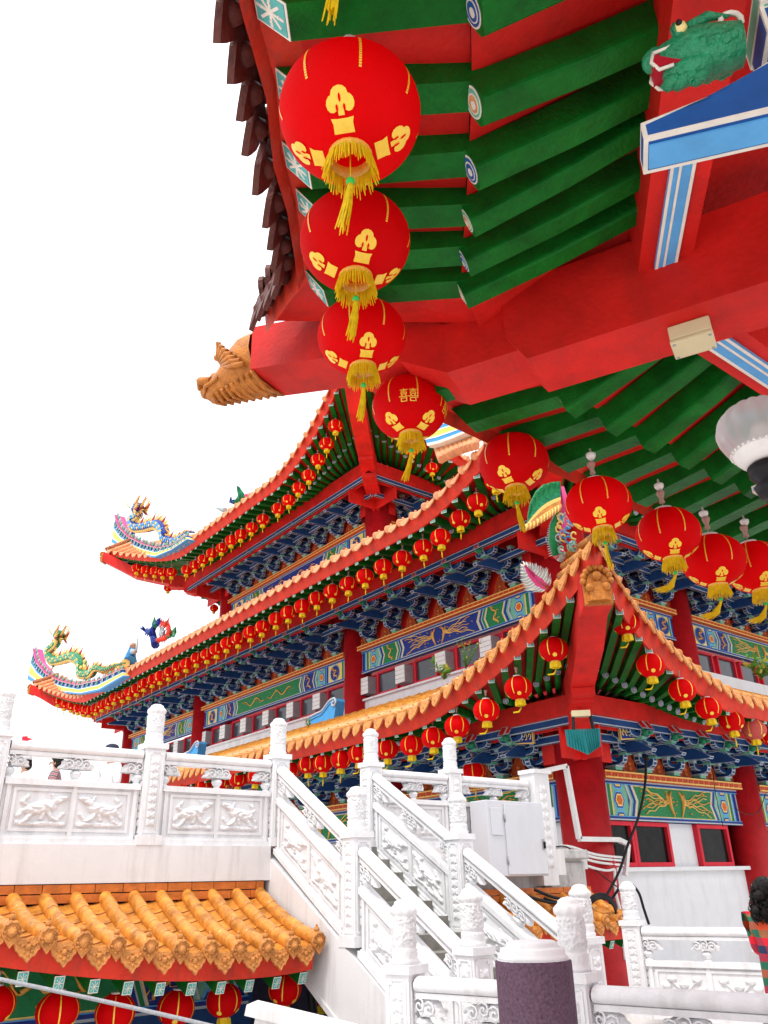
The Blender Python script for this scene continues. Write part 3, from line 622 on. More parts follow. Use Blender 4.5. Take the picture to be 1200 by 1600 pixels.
# upper storey
UX, UY, UL = 15.6, 19.97, 10.87
ucfg = dict(mcfg); ucfg.update(run=6.0, pitch=.5, Dp=1.5, wall=.12)
uL = Side((UX, UY), Y3, -X3, UL, 3.4, 4.4, 6.2, 14.5, 1.8, 1.4)
uR = Side((UX, UY), X3, -Y3, 14.0, 3.4, 4.4, 6.2, 14.5, 1.8, 1.4, True, False)
uB = Side((UX, UY + UL), X3, Y3, 14.0, 3.4, 4.4, 6.2, 14.5, 1.8, 1.4, True, False)
for S in (uL, uR, uB): roof_side(hall, S, ucfg, raf)
facade(hall, uL, [0, UL], 13.1, (12.45, 13.1), BR_M, ucfg, [('blue', 'green', True, 'dragon')]); facade(hall, uR, [0, 7, 14], 13.1, (12.45, 13.1), BR_M, ucfg, [('blue', 'green', True, 'dragon')])
for x, y in ((UX, UY), (UX, UY + UL), (UX + 7, UY), (UX + 7, UY + UL)): column(hall, x, y, 10.5, 14.4, .44)
mb = MB(); mb.obox((UX + 7, UY + UL / 2, 11.5), X3 * 6.9, Y3 * (UL / 2 - .1), Z3 * .95); mb.build('wall', ['red_wall'], hall)
hip(hall, (UX, UY), (-1, -1), 4.4, 16.2, 14.2, .5, Dl=1.6); hip(hall, (UX, UY + UL), (-1, 1), 4.4, 16.2, 14.2, .5, Dl=1.6)
build_rafters(hall, raf, .15, 95)
mb = MB(); mb.obox((MX + 11, MY + ML / 2, 10.25), X3 * 11.6, Y3 * (ML / 2 + .6), Z3 * .05); mb.obox((UX + 7, UY + UL / 2, 14.75), X3 * 7.6, Y3 * (UL / 2 + .6), Z3 * .05); mb.build('ceiling', ['red_paint'], hall)

# ------------------------------------------------------------------ low annex in front of the hall
PX, PY = 12.23, 9.8
annex = thing('temple_annex', 'low red annex with an upturned orange tiled corner roof in front of the great hall', 'temple', (PX, PY, 0))
pcfg = dict(run=2.9, pitch=.44, tile=.36, tlen=2.2, rt=.062, leaf=1.0, tmats=['orange_tile', 'orange_leaf', 'pan_tile'], fascia=.36, deck=0, zb=-.13, zp=.0, Db=1.25, Dp=.85, ph=.34, rstep=.44, wall=.1, cr=.42, bstep=.98)
pL = Side((PX, PY), Y3, -X3, 16.0, 2.28, 3.75, 5.9, 4.66, 1.22, 1.12, True, False)
pR = Side((PX, PY), X3, -Y3, 14.0, 2.28, 3.75, 5.9, 4.66, 1.22, 1.12, True, False)
raf = []
for S in (pL, pR): roof_side(annex, S, pcfg, raf)
BR_P = bracket_mesh(1.05, .80, .82, 'p')
facade(annex, pL, [0, 5.4, 10.8, 16.0], 3.5, (2.67, 3.38), BR_P, pcfg, [('green', None, False, 'phoenix')]); facade(annex, pR, [0, 5.45, 10.9, 14.0], 3.5, (2.67, 3.38), BR_P, pcfg, [('green', None, False, 'phoenix')])
for a in (0, 5.4, 10.8): column(annex, PX, PY + a, -.4, 4.5, .44)
for a in (5.45, 10.9): column(annex, PX + a, PY, -.4, 4.5, .40)
hip(annex, (PX, PY), (-1, -1), 3.45, 5.62, 4.5, .40, Dl=1.05, zlow=4.06)
build_rafters(annex, raf, .112, 95)
mb = MB(); mb.obox((PX + 7, PY + 8, 4.88), X3 * 7.3, Y3 * 8.3, Z3 * .04); mb.build('ceiling', ['red_paint'], annex)
mb = MB(); mb.obox((PX + 7, PY + .12, .93), X3 * 7, Y3 * .1, Z3 * .93); mb.obox((PX + .12, PY + 8, .93), X3 * .1, Y3 * 8, Z3 * .93)
for a0, a1 in ((2.45, 3.4), (4.55, 4.7), (0, .2)): mb.obox((PX + (a0 + a1) / 2, PY + .1, 2.26), X3 * (a1 - a0) / 2, Y3 * .07, Z3 * .40)
mb.obox((PX + .12, PY + 8, 2.26), X3 * .1, Y3 * 7.8, Z3 * .40)
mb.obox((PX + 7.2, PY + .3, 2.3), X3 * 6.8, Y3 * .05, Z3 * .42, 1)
mb.build('wall', ['wall_plain', 'cable_black'], annex)
mb = MB(); mb.obox((PX + 7.2, PY - .02, 1.84), X3 * 6.8, Y3 * .1, Z3 * .035); mb.build('sill', ['wall_plain'], annex)
for a, w_, in ((.75, 1.05), (1.86, 1.15), (3.98, 1.15), (6.6, 1.1), (8.1, 1.1)): window(annex, pR, a, w_, 1.88, 2.66, .02, 'red_wall', 'glass_dark', .075)
for zz, ex in ((3.98, 2), ):
    for S in (pL, pR):
        mb = MB(); d = S.pt(.55, .55, 4.08)
        mb.prism([(0, 0), (.55, .06), (.6, .28), (0, .28), (.05, .1)][:4], S.pt(.35, .72, 3.98), S.u, Z3, S.n, .05, 0, line=.02, lmi=1)
        for k in range(5): mb.tube([S.pt(.42 + k * .1 + .03 * cos(t), .78, 4.12 + .05 * sin(t)) for t in [i * .7 for i in range(8)]], .012, 4, 1)
        mb.build('carved_bracket', ['blue_royal', 'gold_pale'], annex)
# ------------------------------------------------------------------ near eight-sided pavilion, its corner over the viewer
pav = thing('pavilion', 'near red pavilion with green rafters and dark tile eave overhead', 'pavilion', (4.2, -0.6, 0))
GR = ['green_paint', 'teal_end', 'ivory']; GL = ['green_paint', 'ivory', 'blue_mid', 'trim_green', 'salmon_tile']
SQ = 1 / sqrt(2)
def n_lower(b, p, wd, alt):
    """lower rafter: squarish, rounded underneath, painted rings on its end"""
    mb = MB(); d = (p - b).normalized(); r = d.cross(Z3).normalized(); u = r.cross(d); h = wd * 1.15
    pf = [(-.5, .5), (-.5, -.36), (-.47, -.44), (-.38, -.5), (.38, -.5), (.47, -.44), (.5, -.36), (.5, .5)]; n = len(pf)
    P = [b, lerp(b, p, .5) - Z3 * .015, p]; vs = [q + r * x * wd + u * y * h for q in P for x, y in pf]
    mb.add(vs, [(i * n + k, i * n + (k + 1) % n, (i + 1) * n + (k + 1) % n, (i + 1) * n + k) for i in range(2) for k in range(n)] + [tuple(range(n - 1, -1, -1))], 0)
    for rr, mi, k in ((.47, 1, 1), (.40, 3 if alt else 2, 2), (.30, 1, 3), (.25, 4 if alt else 2, 4), (.13, 1, 5)):
        mb.lathe([(wd * rr, 0), (wd * rr, .002 * k)], b + u * wd * (rr - .47) * .3, 18, mi, False, -d)
    mb.build('rafter', GL, pav)
def n_fly(e, b, wd, deco=True):
    """flying rafter: square, its outer end cut back underneath and painted"""
    mb = MB(); ht = wd * 1.1; d = (b - e).normalized(); r = d.cross(Z3).normalized(); u = r.cross(d); k = .11
    T0, T1, B0, B1 = e - r * wd / 2 + u * ht / 2, e + r * wd / 2 + u * ht / 2, e - r * wd / 2 - u * ht / 2 + d * k, e + r * wd / 2 - u * ht / 2 + d * k
    q = [b - r * wd / 2 + u * ht / 2, b + r * wd / 2 + u * ht / 2, b - r * wd / 2 - u * ht / 2, b + r * wd / 2 - u * ht / 2]
    mb.add([T0, T1, B0, B1] + q, [(0, 1, 3, 2), (4, 6, 7, 5), (0, 4, 5, 1), (2, 3, 7, 6), (0, 2, 6, 4), (1, 5, 7, 3)], 0)
    if deco:
        v = (T0 - B0); L_ = v.length; v = v / L_; n = r.cross(v); n = n if n.dot(d) < 0 else -n; o = (T0 + B1) / 2; w2, h2 = wd / 2, L_ / 2
        mb.prism([(-w2, -h2), (w2, -h2), (w2, h2), (-w2, h2)], o, r, v, n, .003, 2); mb.prism([(-w2 * .86, -h2 * .88), (w2 * .86, -h2 * .88), (w2 * .86, h2 * .88), (-w2 * .86, h2 * .88)], o, r, v, n, .006, 1)
        for an in (.785, 2.356, 0, 1.571):
            c, s_ = cos(an), sin(an); t = .09; mb.prism([(w2 * .8 * (-c - t * s_), h2 * .8 * (-s_ + t * c)), (w2 * .8 * (c - t * s_), h2 * .8 * (s_ + t * c)), (w2 * .8 * (c + t * s_), h2 * .8 * (s_ - t * c)), (w2 * .8 * (-c + t * s_), h2 * .8 * (-s_ - t * c))], o, r, v, n, .008 + .0008 * an, 2)
        for px, py in ((.5, 0), (-.5, 0), (0, .5), (0, -.5)): mb.ball(o + r * px * w2 + v * py * h2 + n * .006, .008, 2, 6)
    mb.build('flying_rafter', GR, pav)
# left side: eave ends, rafter breaks, purlin ends
LE = [onz(400, 20, 4.45), onz(435, 150, 4.47), onz(445, 260, 4.5), onz(465, 330, 4.53), onz(475, 400, 4.57), onz(480, 452, 4.62)]
LB = [onz(738, 15, 4.42), onz(740, 160, 4.42), onz(735, 265, 4.42), onz(730, 345, 4.43), onz(725, 408, 4.45), onz(722, 460, 4.47)]
LI = [V((1.97, .52, 4.82)), onz(1064, 26, 4.82), onz(1038, 118, 4.82), onz(1028, 178, 4.80), onz(1008, 262, 4.78), onz(1000, 320, 4.76)]
for k in range(1, 6):
    LE.insert(0, LE[0] + V((-.25, -.27, -.005))); LB.insert(0, LB[0] + V((-.26, -.26, 0))); LI.insert(0, LI[0] + V((-.24, -.25, 0)))
for k, (e, b, i) in enumerate(zip(LE, LB, LI)):
    n_fly(e, b + (b - e).normalized() * .02 + Z3 * .11, .135); n_lower(b, i, .135 if k < 8 else .12, k % 2 == 0)
# right side
RB = [V((3.02 + .37 * k, 2.49 - .012 * k, 4.26 - .008 * k)) for k in range(13)]
RE = [b + V((-.30 * max(0, 1 - k / 5), .70, .16 - .02 * k if k < 7 else .02)) for k, b in enumerate(RB)]
RI = [b + V((.30 * max(0, 1 - k / 3), -.95, .30)) for k, b in enumerate(RB)]
for k, (e, b, i) in enumerate(zip(RE, RB, RI)):
    n_fly(e, (b if k else lerp(b, e, .3)) + V((0, -.02, .11)), .135, False)
    if k > 0: n_lower(b, i, .14, k % 2 == 0)
# soffit boards, fascia and tiles of both sides
def strips(rows, mat_, name, th=None):
    mb = MB(); n = len(rows[0])
    for A, B in zip(rows[:-1], rows[1:]): mb.add(A + B, [(i, i + 1, n + i + 1, n + i) for i in range(n - 1)], 0)
    return mb.build(name, [mat_], pav)
upv = lambda L, d: [p + Z3 * d for p in L]
tipL = V((1.98, 3.55, 4.82)); tipR = V((2.25, 3.72, 4.85)); cB = V((2.74, 2.52, 4.45)); cI = V((3.1, 1.66, 4.8))
LE2 = LE + [tipL]; LB2 = LB + [cB]; LI2 = LI + [cI]
RE2 = [tipR] + RE; RB2 = [cB] + RB; RI2 = [cI] + RI
strips([upv(LE2, .09), upv(LB2, .14)], 'red_paint', 'soffit_board'); strips([upv(LB2, .09), upv(LI2, .10)], 'red_paint', 'soffit_board')
strips([upv(RE2, .09), upv(RB2, .13)], 'red_paint', 'soffit_board'); strips([upv(RB2, .09), upv(RI2, .10)], 'red_paint', 'soffit_board')
nL = V((-SQ, SQ, 0)); nR = V((0, 1, 0))
def eave_edge(E, n, nm):
    o0 = [p - n * .12 + Z3 * .088 for p in E]; o1 = [p + n * .015 + Z3 * .085 for p in E]; o2 = [p + n * .05 - Z3 * .0 for p in E]; o3 = [p + n * .07 + Z3 * .20 for p in E]; o4 = [p - n * .9 + Z3 * .75 for p in E]
    strips([o0, o1, o2, o3], 'red_fascia', 'fascia'); strips([o3, o4], 'dark_tile', 'tile_roof')
    mb = MB()
    for i in range(len(E) - 1):
        A, B = o3[i], o3[i + 1]; m = max(1, round((B - A).length / .19)); t = (B - A).normalized()
        for j in range(m):
            c = lerp(A, B, (j + .5) / m) + n * .03 + Z3 * (.03 if nm == 'l' else .16); w = .088; dn = (-Z3 + n * .22).normalized(); nn = t.cross(dn); nn = nn if nn.dot(n) > 0 else -nn
            if j % 2 == 0 or True:
                pl = [(-w, -.05), (-w, .06), (-w * .85, .13), (-w * .4, .20), (0, .25), (w * .4, .20), (w * .85, .13), (w, .06), (w, -.05)]
                mb.prism(pl, c, t, dn, nn, .03, 0); mb.ball(c + dn * .08, .05, 0, 6)
            mb.tube([lerp(A, B, j / m) - n * .8 + Z3 * .50, lerp(A, B, j / m) + n * .04 + Z3 * .08], .06, 8, 0); mb.lathe([(.075, 0), (.075, .03), (.03, .04)], lerp(A, B, j / m) + n * .04 + Z3 * .08, 10, 0, False, n)
    mb.build('eave_tiles', ['dark_tile'], pav)
eave_edge(LE2, nL, 'l'); eave_edge(RE2, nR, 'r')
# corner hip beams
def beamS(pts, wd, ht):
    mb = MB(); sweep(mb, pts, wd, ht); o = mb.build('hip_beam', ['red_paint'], pav); return o
beamS([V((2.16, 3.96, 4.74)), V((2.45, 3.32, 4.60)), V((2.71, 3.02, 4.50)), V((3.0, 2.3, 4.42))], .36, .34)
beamS([V((2.66, 3.02, 4.46)), V((2.80, 2.78, 4.30)), V((3.2, 1.9, 4.30))], .38, .34)
beamS([V((2.92, 2.42, 4.38)), V((2.96, 2.32, 4.20)), V((3.59, .85, 4.20)), V((4.24, -.58, 4.20))], .37, .52)
# beam ends carry a carved dragon head
mb = MB(); d = V((-.36, .93, -.12)).normalized(); r = V((d.y, -d.x, 0)).normalized(); u = r.cross(d); o = V((2.16, 3.96, 4.92))
def hp(f, s, h): return o + d * f * 1.32 + r * s + u * h * 1.08
prof = [(0.0, .19, .19, -.19), (.08, .20, .20, -.18), (.16, .18, .15, -.16), (.24, .14, .07, -.13), (.32, .11, .02, -.11), (.38, .06, -.02, -.09)]
ring_ = []
for f, hw, t, b_ in prof:
    for k in range(12):
        a = 2 * pi * k / 12; ring_.append(hp(f, hw * cos(a) * (1.0 if abs(sin(a)) < .9 else .9), (t + b_) / 2 + (t - b_) / 2 * sin(a) * (1.15 if abs(cos(a)) > .4 else 1)))
nr = len(prof)
mb.add(ring_, [(i * 12 + k, i * 12 + (k + 1) % 12, (i + 1) * 12 + (k + 1) % 12, (i + 1) * 12 + k) for i in range(nr - 1) for k in range(12)] + [tuple(range((nr - 1) * 12, nr * 12))], 0, True)
for s in (-1, 1):
    mb.ball(hp(.22, s * .10, .12), .05, 0, 8); mb.ball(hp(.25, s * .12, .12), .025, 0, 6)
    for j in range(7):
        ph = j * .028; mb.tube([hp(.02 + ph, s * (.205 - ph * .1), -.13 + j * .045), hp(.10 + ph * .5, s * .20, -.09 + j * .04), hp(.16 + ph * .3, s * .165, -.04 + j * .028), hp(.20 + ph * .2, s * .15, -.0 + j * .012)], [.018, .02, .016, .008], 6, 0)
    mb.tube([hp(.32, s * .08, 0), hp(.40, s * .07, .05), hp(.43, s * .03, .02)], [.03, .035, .02], 6, 0); mb.tube([hp(.24, s * .13, -.06), hp(.34, s * .11, -.05), hp(.40, s * .04, -.06)], [.014, .016, .01], 6, 0)
for j in range(9): mb.tube([hp(.0 + j * .04, -.17 + j * .012, -.175 + j * .008), hp(.02 + j * .04, 0, -.195 + j * .009), hp(.0 + j * .04, .17 - j * .012, -.175 + j * .008)], .014, 5, 0)
mb.ball(hp(.40, 0, .0), .055, 0, 8); mb.ball(hp(.34, 0, .07), .05, 0, 8)
mb.build('dragon_head', ['gold_carved'], pav)
# purlins with blue stripes, ceiling, columns
def striped_beam(a, b, wd, ht, t0, t1, sw):
    mb = MB(); mb.beam(a, b, wd, ht, 0); A, B = lerp(a, b, t0), lerp(a, b, t1); dz = Z3 * (ht / 2 + .012)
    mb.beam(A - dz, B - dz, sw, .02, 1); r = (b - a).normalized().cross(Z3).normalized()
    for s in (-1, 1): mb.beam(A - dz + r * s * sw * .42 - Z3 * .003, B - dz + r * s * sw * .42 - Z3 * .003, sw * .13, .02, 2)
    mb.beam(A - dz - Z3 * .004 + r * sw * .1, B - dz - Z3 * .004 + r * sw * .1, sw * .10, .02, 2)
    mb.build('purlin', ['red_paint', 'blue_light', 'ivory'], pav)
striped_beam(V((3.19, 1.62, 4.66)), V((1.6, .25, 4.66)), .26, .3, .03, .42, .11)
striped_beam(V((3.25, 1.58, 4.40)), V((9, 1.6, 4.40)), .26, .3, .04, .95, .12)
mb = MB(); mb.add([V((1.2, -.4, 5.0)), V((3.1, 1.66, 5.0)), V((9.0, 1.6, 5.0)), V((9, -4, 5.0)), V((1.2, -4, 5.0))], [(0, 1, 2, 3, 4)], 0); mb.build('ceiling', ['red_paint'], pav)
mb = MB(); mb.add([V((.2, .9, 5.1)), V((1.9, 2.7, 5.3)), V((2.3, 3.0, 5.3)), V((7.6, 2.3, 5.05)), V((9.5, 1, 6.2)), V((8, -3, 7)), V((1.5, -3.5, 6.4)), V((-1, -.8, 5.1))], [tuple(range(8))], 0); mb.build('tile_roof', ['dark_tile'], pav)
for x, y in ((3.35, 1.05), (1.0, -1.6), (7.2, 1.0)):
    if (x, y) != (3.35, 1.05):
        mb = MB(); mb.lathe([(.3, 0), (.3, .15), (.22, .25), (.22, 4.3)], (x, y, 0), 20, 0); mb.build('column', ['red_column'], pav)
# blue bracket arms and green beast head under the left purlin
mb = MB(); a = onz(1006, 246, 3.72); b = onz(1420, 150, 3.72); dx = (b - a); ln = dx.length; dx.normalize(); nn = dx.cross(Z3).normalized()
mb.prism([(0, 0), (ln, .0), (ln, .30), (.52, .26), (.34, .17), (.20, .10), (0, .07)], a - nn * .07, dx, Z3, nn, .14, 0, line=.013, lmi=1)
mb.prism([(.015, -.009), (ln, -.009), (ln, 0), (.015, 0)], a - nn * .045, dx, Z3, nn, .09, 2)
mb.build('bracket_arm', ['blue_mid', 'ivory', 'blue_light'], pav)
c2 = a + dx * .52 + Z3 * .30
mb = MB(); mb.obox(c2 + Z3 * .05, dx * .11, nn * .10, Z3 * .06, 0, .012, 1); mb.obox(c2 + Z3 * .15 + dx * .05, dx * .16, nn * .12, Z3 * .045, 2, .012, 1)
mb.obox(c2 + Z3 * .36 + dx * .22, dx * .12, nn * .09, Z3 * .2, 0, .012, 1); mb.obox(c2 + Z3 * .42 + dx * .24, dx * .03, nn * .095, Z3 * .1, 3)
mb.build('bracket_set', ['blue_mid', 'ivory', 'trim_green', 'stripe_cream'], pav)
hd = onz(1062, 94, 4.07); f = -dx; r = nn
def bh(x, s, h): return hd + f * x * .62 + r * s * .8 + Z3 * h * .8
mb = MB()
mb.tube([bh(-.30, 0, -.0), bh(-.16, 0, .0), bh(-.06, 0, .012), bh(.04, 0, .02), bh(.10, 0, .022)], [.07, .085, .085, .06, .045], 14, 0)      # skull, upper snout
mb.tube([bh(-.12, 0, -.06), bh(-.03, 0, -.075), bh(.05, 0, -.075), bh(.085, 0, -.055)], [.055, .05, .035, .022], 12, 0, flat=.8)           # lower jaw
mb.ball(bh(.115, 0, .035), .042, 0, 10, (1, 1.1, .9)); mb.ball(bh(.12, .02, .06), .016, 0, 6); mb.ball(bh(.12, -.02, .06), .016, 0, 6)
mb.obox(bh(.045, 0, -.03), f * .06, r * .038, Z3 * .028, 2)
for s in (-1, 1):
    mb.ball(bh(-.02, s * .06, .075), .036, 0, 10, (1.3, .8, 1)); mb.ball(bh(-.01, s * .085, .07), .024, 3, 10); mb.ball(bh(-.004, s * .112, .07), .011, 4, 8)
    mb.tube([bh(-.05, s * .06, .09), bh(-.16, s * .07, .12), bh(-.26, s * .06, .10)], [.022, .018, .006], 6, 0)
    for q in range(5): mb.ball(bh(-.10 - q * .035, s * (.078), -.03 - .012 * (q % 2)), .022, 0, 6)
    for q in range(6): mb.lathe([(.008, 0), (0.001, -.026)], bh(.10 - q * .026, s * .034, .0), 5, 1, False)
    mb.tube([bh(.13, s * .05, .02), bh(.15, s * .045, -.03), bh(.12, s * .045, -.08), bh(.05, s * .055, -.085)], .006, 6, 1); mb.tube([bh(.13, s * .05, .015), bh(.06, s * .06, .012), bh(-.02, s * .075, .02)], .007, 5, 1)
    mb.tube([bh(-.26 + .05 * cos(t), s * .06, .07 + .05 * sin(t)) for t in [k * .6 for k in range(9)]], .010, 5, 1)
for q in range(4): mb.ball(bh(.07 - q * .045, 0, -.115 - .01 * (q % 2)), .025, 0, 6, (1, 1.4, 1))
mb.build('beast_head', ['beast_green', 'ivory', 'mouth_red', 'eye_yellow', 'cable_black'], pav)
mb = MB(); q = onz(1198, 762, 4.02); mb.prism([(0, 0), (1.5, 0), (1.5, .22), (.45, .2), (.08, .09), (0, .05)], q, X3, Z3, Y3, .1, 0, line=.012, lmi=1); mb.build('bracket_arm', ['blue_light', 'ivory'], pav)
mb = MB(); mb.lathe([(.3, 0), (.3, .15), (.22, .25), (.22, 4.4)], (q.x + 1.7, q.y + .05, 0), 20, 0); mb.build('column', ['red_column'], pav)
# beige junction box on the hip beam
jb = onz(1081, 527, 4.145); ax = V((.40, -.92, 0)).normalized(); ay = V((.92, .40, 0))
root = thing('junction_box', 'beige plastic junction box screwed to the red hip beam', 'junction box', jb)
mb = MB(); mb.obox(jb + Z3 * .01, ax * .10, ay * .075, Z3 * .042); 
me = mb.build('box', ['beige_plastic'], root); bv = me.modifiers.new('b', 'BEVEL'); bv.width = .008; bv.segments = 2
mb = MB(); mb.obox(jb - Z3 * .045, ax * .102, ay * .077, Z3 * .011); l_ = mb.build('lid', ['beige_plastic'], root); bv = l_.modifiers.new('b', 'BEVEL'); bv.width = .006; bv.segments = 2
mb = MB()
for sx in (-1, 1):
    for sy in (-1, 1): mb.lathe([(.008, 0), (.008, -.004)], jb - Z3 * .056 + ax * sx * .085 + ay * sy * .06, 8, 0, False)
mb.build('screw', ['metal_grey'], root)
# ribbed glass globe lamp
lc = dep(1196, 706, 3.15)
root = thing('globe_lamp', 'ribbed clear glass dome lamp with a grey band beside the pavilion', 'lamp', (lc.x, lc.y, 0))
mb = MB(); pf = [(.118, .0), (.132, .02), (.150, .06), (.158, .10)] + [(.158 * cos(t * pi / 20), .10 + .125 * sin(t * pi / 20)) for t in range(1, 11)]
mb.lathe(pf, lc, 96, 0, True, None, lambda a, z, r: .010 * abs(cos(a * 8)) * (1 if r > .02 else 0), False); mb.build('glass_dome', ['globe_glass'], root)
mb = MB(); mb.lathe([(.07, -.055), (.10, -.04), (.116, -.02), (.122, .0), (.128, .012), (.120, .018)], lc, 40, 0, cap=False)
for k in range(36): mb.ball(lc + V((cos(k * pi / 18) * .126, sin(k * pi / 18) * .126, .004)), .007, 0, 6)
mb.build('lamp_band', ['metal_white'], root)
mb = MB(); mb.lathe([(.03, -.2), (.06, -.19), (.072, -.15), (.055, -.13), (.08, -.10), (.082, -.065)], lc, 24, 0); mb.build('lamp_socket', ['cable_black'], root)
mb = MB(); mb.lathe([(.06, -lc.z), (.06, -lc.z + .3), (.03, -lc.z + .35), (.03, -.19)], lc, 16, 0); mb.build('pole', ['cable_black'], root)
mb = MB(); mb.lathe([(.02, -.04), (.04, 0), (.045, .08), (.02, .12)], lc, 16, 0); mb.build('bulb', ['ivory'], root)
# ------------------------------------------------------------------ red lanterns (unit: diameter 0.46 m)
R0, SQZ = .23, .86
def on_ball(th, z, k=1.0):
    z = max(-.97, min(.97, z)); r = sqrt(1 - z * z) * R0 * k; return V((r * cos(th), r * sin(th), z * R0 * SQZ * k))
def shade_mesh(near):
    mb = MB(); n = 40 if near else 14; pf = []
    for i in range(n + 1):
        th = -1.28 + 2.56 * i / n; rr = R0 * cos(th)
        if near: rr += .0032 * (1 if i % 2 else -1)
        pf.append((rr, R0 * SQZ * sin(th)))
    mb.lathe(pf, (0, 0, 0), 48 if near else 20, 0, True, cap=False); return mb
def patch(mb, th0, z0, polys, sc, rot=0, k=1.006, mi=0):
    """2-D polygons wrapped on the lantern; x runs round, y runs up"""
    for pl in polys:
        vs = []
        for x, y in pl:
            x, y = x * cos(rot) - y * sin(rot), x * sin(rot) + y * cos(rot); z = z0 + y * sc; rr = max(.25, sqrt(max(0.05, 1 - z * z)))
            vs.append(on_ball(th0 + x * sc / rr, z, k))
        n = len(vs); c = sum(vs, V((0, 0, 0))) / n; c = on_ball(atan2(c.y, c.x), c.z / (R0 * SQZ * k), k); mb.add(vs + [c], [(i, (i + 1) % n, n) for i in range(n)], mi)
def blobp(cx, cy, rx, ry, n=12): return [(cx + rx * cos(2 * pi * i / n), cy + ry * sin(2 * pi * i / n)) for i in range(n)]
def rect(x0, y0, x1, y1): return [(x0, y0), (x1, y0), (x1, y1), (x0, y1)]
CLOVER = [blobp(-.30, .10, .27, .24), blobp(.30, .10, .27, .24), blobp(0, .34, .34, .26), rect(-.12, -.22, .12, .2), [(-.42, -.52), (.42, -.52), (.40, -.36), (.46, -.24), (.2, -.28), (-.2, -.28), (-.46, -.24), (-.40, -.36)]]
DROPS = [blobp(0, .22, .05, .13), blobp(-.15, -.04, .05, .09), blobp(.15, -.04, .05, .09)]
HALF = [rect(-.4, .80, .4, .90), rect(-.05, .62, .05, 1.0), rect(-.3, .62, .3, .70), rect(-.32, .30, -.22, .54), rect(.22, .30, .32, .54), rect(-.32, .46, .32, .54), rect(-.32, .28, .32, .36), rect(-.26, .08, -.14, .26), rect(.14, .08, .26, .26), rect(-.5, .0, .5, .09), rect(-.32, -.50, -.22, -.10), rect(.22, -.50, .32, -.10), rect(-.32, -.18, .32, -.10), rect(-.32, -.52, .32, -.44)]
HAPPY = [[(x + s * .47, y - .2) for x, y in q] for q in HALF for s in (-1, 1)]
def strands(mb, n, r, z0, ln, flare, rt, rnd, mi=0):
    for i in range(n):
        a = 2 * pi * i / n + rnd.uniform(-.04, .04); L_ = ln * rnd.uniform(.75, 1.1); f = flare * rnd.uniform(.5, 1.3); c, s_ = cos(a), sin(a)
        mb.tube([(r * c, r * s_, z0), ((r + f * .5) * c, (r + f * .5) * s_, z0 - L_ * .5), ((r + f) * c, (r + f) * s_, z0 - L_)], [rt, rt, rt * .5], 3, mi, False, False)
